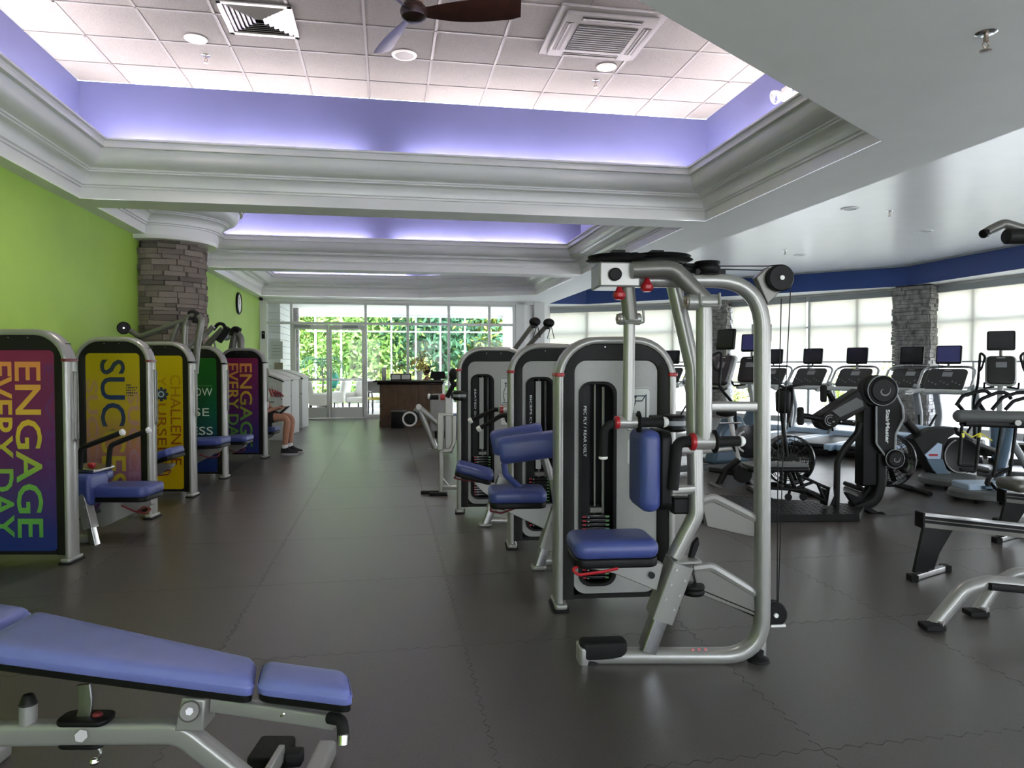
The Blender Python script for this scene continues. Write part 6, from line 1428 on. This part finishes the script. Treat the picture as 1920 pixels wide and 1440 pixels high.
# ================================================================== RECEPTION DESK
f_ = fl(765, 800); f_.z = 0; DESK_D = f_.y
dk = thing('reception_desk', 'dark panelled wooden reception desk with overhanging black top', 'desk', f_, 0); P = loc(dk); D = f_.y
x0_, x1_ = P(713, 760, D).x, P(829, 760, D).x; zt = P(760, 714, D).z
b = MB(); b.b2((x0_, 0, 0), (x1_, .75, zt - .05)); b.build('carcass', 'desk_wood', dk, bevel=.005)
b = MB(); b.b2((x0_ - .14, -.14, zt - .03), (x1_ + .06, .85, zt + .01)); b.build('desk_top', 'desk_top', dk, bevel=.008)
b = MB(); b.b2((x0_ - .07, -.07, zt - .09), (x1_ + .03, .80, zt - .03)); b.build('cornice', 'desk_top', dk, bevel=.03)
b = MB(); b.b2((x0_ - .02, -.03, 0), (x1_ + .02, .77, .14)); b.build('plinth', 'desk_wood', dk, bevel=.01)
W_ = x1_ - x0_; DESK_Z = zt + .01
for k in range(4): b = MB(); x = x0_ + W_*k/3; x = min(max(x, x0_ + .05), x1_ - .05); b.b2((x - .06, -.02, .14), (x + .06, .01, zt - .09)); b.build('stile', 'desk_wood', dk, bevel=.006)
for k in range(3): b = MB(); b.b2((x0_ + W_*k/3 + .1, -.008, .26), (x0_ + W_*(k+1)/3 - .1, .01, zt - .2)); b.build('panel', 'desk_wood', dk, bevel=.012)
def desk_pt(px, dy=.3): return Vector((q(px, 710, DESK_D + dy).x, DESK_D + dy, DESK_Z))
# on the desk
for px, w_, lb in ((743, .24, 'left dark picture frame standing on the desk'), (761, .22, 'right dark picture frame standing on the desk')):
    t = thing('picture_frame', lb, 'picture frame', desk_pt(px, .15), .1); b = MB(); m_ = Matrix.Rotation(-.15, 4, 'X'); h_ = .15
    for s in (-1, 1): b.b2((s*w_/2 - .012, -.01, 0), (s*w_/2 + .012, .01, h_), m_)
    b.b2((-w_/2, -.01, 0), (w_/2, .01, .02), m_); b.b2((-w_/2, -.01, h_ - .02), (w_/2, .01, h_), m_); b.build('frame', 'black', t)
    b = MB(); b.b2((-w_/2, -.004, .01), (w_/2, .004, h_ - .01), m_); b.build('picture', 'paper', t)
t = thing('flower_vase', 'white ribbed vase of yellow-pink flowers on the desk', 'vase', desk_pt(787, .5), 0)
b = MB(); b.lathe([(0, 0), (.06, 0), (.055, .06), (.085, .22), (.075, .22), (.05, .08), (0, .05)], None, 20); b.build('vase', 'white_plastic', t)
fl_ = leaf_mesh('flowers', 260, .16, .16, .15, 'yellow', 8, .035); fl_.v = [(max(-.3, min(.3, x)), max(-.3, min(.3, y)), max(.2, z_ + .38)) for x, y, z_ in fl_.v]; o = fl_.build('flowers', mat('petal', (0.55, 0.45, 0.12), 0.7, noise=.5, nscale=14), t); 
b = MB()
for k in range(8): b.tube([(0, 0, .1), (.1*math.cos(k), .1*math.sin(k), .36)], .004, 5)
b.build('stems', 'leaf_a', t)
t = thing('brochure_box', 'pale brochure holder standing at the left end of the desk top', 'box', desk_pt(720, .5), .2); b = MB(); b.b2((-.05, -.04, 0), (.05, .04, .28)); b.build('box', 'grey_trim', t, bevel=.004); b = MB(); b.b2((-.04, -.045, .08), (.04, -.038, .3)); b.build('leaflets', 'paper', t)
t = thing('paper_stack', 'low white paper stack lying on the desk', 'papers', desk_pt(754, .5), .1); b = MB(); b.b2((-.15, -.1, 0), (.15, .1, .025)); b.build('sheets', 'cloth_white', t); b = MB(); b.b2((-.13, -.09, .025), (.1, .08, .032)); b.build('top_sheet', 'paper', t)
t = thing('desktop_monitor', 'black monitor back at the right end of the desk', 'monitor', desk_pt(820, .45), 0)
b = MB(); b.prism([(-.19, 0, .03), (.21, 0, .03), (.17, 0, .20), (-.14, 0, .20)], (0, .05, 0)); b.build('screen_back', 'black', t, bevel=.01); b = MB(); b.b2((-.08, 0, 0), (.08, .14, .035)); b.build('stand', 'black', t)
t = thing('waste_bin', 'black waste bin with grey lid in front of the desk', 'bin', fl(747, 802), 0); b = MB(); b.slab(.29, .28, .37, .03, .01); b.build('bin', 'black', t); b = MB(); b.slab(.33, .31, .03, .03, .008, Matrix.Translation((0, 0, .37))); b.build('lid', 'silver_dark', t)
# ================================================================== WHITE CIRCUIT MACHINES
def white_tower(px_r, py_r, lb, print_=True):
    f_ = fl(px_r, py_r); t = thing('white_machine', lb, 'exercise machine', f_, 0, 'white curved-top machines'); P = loc(t); D = f_.y; W_ = .95; zt = 1.28
    out = [(0, 0, 0), (0, 0, zt - .16), (-.10, 0, zt - .11), (-.32, 0, zt - .03), (-.55, 0, zt), (-W_, 0, zt), (-W_, 0, 0)]
    b = MB(); b.prism(out, (0, .5, 0)); b.build('body', 'panel_white', t, bevel=.012)
    b = MB(); top = [(x + .02 if k == 1 else x, z_ + .005) for k, (x, y, z_) in enumerate(out[1:6], 1)]; b.prism([(x, -.04, z_) for x, z_ in top] + [(x, -.04, z_ + .035) for x, z_ in reversed(top)], (0, .58, 0)); b.build('curved_cap', 'panel_white', t, bevel=.008)
    b = MB(); b.prism([(x, -.006, z_ - .03) for x, z_ in top] + [(x, -.006, z_ - .005) for x, z_ in reversed(top)], (0, .01, 0)); b.build('cap_shade_strip', 'charcoal', t)  # charcoal strip stands in for the shade under the cap
    b = MB(); b.b2((-.42, -.008, .2), (-.13, .0, zt - .2)); pn_ = b.build('front_panel', 'siding', t, bevel=.006)
    b = MB(); b.b2((-.32, -.012, .72), (-.16, -.007, .735)); b.build('slot', 'black', pn_); b = MB(); b.b2((-.30, -.012, .80), (-.17, -.007, 1.02)); b.build('label_plate', 'paper', pn_)
    b = MB(); b.cyl((-.02, -.01, .78), (-.02, .0, .78), .012, n=8); b.build('lock', 'black', t)
    b = MB(); b.b2((-W_ + .02, .01, 0), (-.02, .48, .02)); b.build('plinth', 'black', t)
    return t, P, D
t, P, D = white_tower(531, 826, 'nearest white curved-top machine behind the seated person')
b = MB(); c_ = P(517, 735, D - .012)
for k in range(5): b.tube([c_ + Vector((-.12 + .05*k, 0, .06 - .012*k*k*.4)), c_ + Vector((-.1 + .06*k, 0, .0 - .02*k)), c_ + Vector((-.06 + .05*k, 0, -.09))], .016, 6)
b.build('red_graphic', 'red', t); b = MB()
for k in range(3): b.tube([c_ + Vector((-.02 + .05*k, -.004, .0)), c_ + Vector((.01 + .04*k, -.004, -.1))], .012, 6)
b.build('dark_graphic', 'print_ink', t)
white_tower(548, 814, 'middle one of the three white curved-top machines')
white_tower(567, 803, 'farthest white curved-top machine, next to the glass door')
# ================================================================== PEOPLE
def skin_mesh(name, verts, edges, mt, parent, root=0, sub=2):
    me = bpy.data.meshes.new(name); me.from_pydata([v[0] for v in verts], edges, []); o = bpy.data.objects.new(name, me); col.objects.link(o); o.parent = parent
    md = o.modifiers.new('skin', 'SKIN'); md.use_smooth_shade = True
    for i, v in enumerate(verts): r_ = v[1]; me.skin_vertices[0].data[i].radius = (r_, r_) if not isinstance(r_, tuple) else r_
    me.skin_vertices[0].data[root].use_root = True
    s_ = o.modifiers.new('sub', 'SUBSURF'); s_.levels = sub; s_.render_levels = sub
    me.materials.append(M[mt] if isinstance(mt, str) else mt); return o
def seated_person(loc_, rz, label, shirt, seat_z=.52, tablet=False, hairm='hair', lower=True, shorts=True):
    t = thing('person', label, 'person', loc_, rz)          # faces local +x; origin on the floor under the hips
    z = seat_z + .09
    V_ = [((0, 0, z), .125), ((-.02, 0, z + .22), .115), ((-.02, 0, z + .42), .125), ((0, 0, z + .53), .055), ((.01, 0, z + .60), .052)]
    E_ = [(0, 1), (1, 2), (2, 3), (3, 4)]
    def ch(start, pts):
        p_ = start
        for q_ in pts: V_.append(q_); E_.append((p_, len(V_) - 1)); p_ = len(V_) - 1
        return p_
    ends = []
    for s in (-1, 1):
        ch(0, [((.06, s*.09, z), .09), ((.24, s*.11, z + .01), .078), ((.44, s*.12, z), .062), ((.47, s*.12, z - .06), .06), ((.45, s*.12, z - .20), .056), ((.43, s*.12, .16), .040), ((.42, s*.12, .07), .036), ((.50, s*.125, .05), .034), ((.58, s*.125, .04), .026)])
        w_ = ch(2, [((0, s*.17, z + .43), .06), ((.02, s*.22, z + .20), .045), ((.14, s*.18, z + .10), .037), ((.25, s*.12, z + .14), .028)]); ends.append(w_)
        pm = ch(w_, [((.31, s*.10, z + .155), (.034, .018))])
        for k in range(4): ch(pm, [((.355, s*(.075 + .018*k), z + .165), .009), ((.385 - .005*abs(k - 1), s*(.072 + .018*k), z + .155), .008), ((.40 - .006*abs(k - 1), s*(.07 + .018*k), z + .14), .007)])
        ch(pm, [((.325, s*.065, z + .18), .010), ((.345, s*.05, z + .19), .008)])
    bd_ = skin_mesh('body', V_, E_, 'skin', t)
    b = MB(); hc = Vector((.03, 0, z + .715)); b.ball((0, 0, 0), (.098, .078, .118), 20, Matrix.Translation(hc)); b.ball((.03, 0, -.055), (.066, .056, .06), 14, Matrix.Translation(hc))
    b.ball((.10, 0, -.015), (.022, .015, .024), 10, Matrix.Translation(hc)); b.ball((.088, 0, -.062), (.014, .026, .009), 10, Matrix.Translation(hc))
    for s in (-1, 1): b.ball((0, s*.078, -.01), (.022, .012, .034), 10, Matrix.Translation(hc))
    b.build('head', 'skin', t, ang=80)
    b = MB()
    for s in (-1, 1): b.ball((.088, s*.032, .012), (.012, .014, .009), 10, Matrix.Translation(hc))
    b.build('eyes', 'print_ink', t)
    b = MB(); b.ball((-.016, 0, .028), (.108, .090, .112), 20, Matrix.Translation(hc)); b.v = [(x + (.0 if x < hc.x + .06 else -.03), y, z_) for x, y, z_ in b.v]; b.build('hair', hairm, t, ang=80)
    skin_mesh('shirt', [((0, 0, z + .04), (.15, .165)), ((-.02, 0, z + .22), (.135, .15)), ((-.02, 0, z + .42), (.14, .17)), ((-.01, 0, z + .52), .075), ((0, .18, z + .42), .078), ((.015, .215, z + .26), .066), ((0, -.18, z + .42), .078), ((.015, -.215, z + .26), .066)], [(0, 1), (1, 2), (2, 3), (2, 4), (4, 5), (2, 6), (6, 7)], shirt, t)
    vs = [((0, 0, z + .03), (.14, .16))]; es = []
    for s in (-1, 1): vs += [((.08, s*.095, z + .0), .108), ((.30 if shorts else .42, s*.115, z + .005), .09 if shorts else .075)]; es += [(0, len(vs) - 2), (len(vs) - 2, len(vs) - 1)]
    skin_mesh('shorts', vs, es, 'cloth_black', t)
    for s in (-1, 1):
        b = MB(); y = s*.125; m_ = Matrix.Translation((.50, y, 0))
        rg = [[(x*w_, yy*h_, z_) for x, yy in [(math.cos(a*PI/8)*.145 - (.0), math.sin(a*PI/8)*.05) for a in range(16)]] for w_, h_, z_ in ((1, 1, 0), (1.02, 1.05, .015), (1.0, 1.0, .03))]
        b.rings(rg, m_); sl = b.build('shoe_sole', 'sole', t)
        b = MB(); rg = [[(cx + x*lx, yy*ly, z_) for x, yy in [(math.cos(a*PI/8), math.sin(a*PI/8)*.5) for a in range(16)]] for cx, lx, ly, z_ in ((0, .14, .095, .03), (-.005, .135, .09, .055), (-.04, .095, .085, .08), (-.065, .065, .085, .105), (-.07, .058, .09, .12))]
        b.rings(rg, m_); b.build('shoe_upper', 'cloth_black', t, ang=70)
        b = MB(); b.cyl((.43, y, .11), (.43, y, .165), .05, .047, n=14); b.build('sock', 'cloth_white', t)
    return t
fp = fl(543, 853); zz = .50
pr_ = seated_person(Vector((fp.x - .50, fp.y + .12, 0)), 0, 'person in black shorts and white top sitting on the far left machine', 'cloth_white', seat_z=.50)
t = thing('tablet', 'black tablet held over the seated person\'s knees', 'tablet', Vector((fp.x - .13, fp.y + .12, .50 + .09 + .10)), 0); m_ = Matrix.Rotation(-.72, 4, 'Y')
b = MB(); b.slab(.22, .16, .012, .01, .003, m_); b.build('case', 'black', t); b = MB(); b.b2((-.1, -.07, .012), (.1, .07, .0135), m_); b.build('glass', 'screen', t)
dp = desk_pt(803, 1.05)
seated_person(Vector((dp.x - .03, dp.y, 0)), PI/2 + .5, 'person with dark hair seated behind the reception desk', 'cloth_black', seat_z=.47, shorts=False)
t = thing('desk_stool', 'stool behind the reception desk', 'stool', Vector((dp.x - .03, dp.y, 0)), 0); b = MB(); b.lathe([(0, .40), (.19, .40), (.2, .42), (.19, .45), (0, .46)]); b.build('seat', 'black', t); b = MB(); b.cyl((0, 0, 0), (0, 0, .40), .03); b.lathe([(0, 0), (.22, 0), (.2, .02), (0, .03)]); b.build('pedestal', 'steel', t)
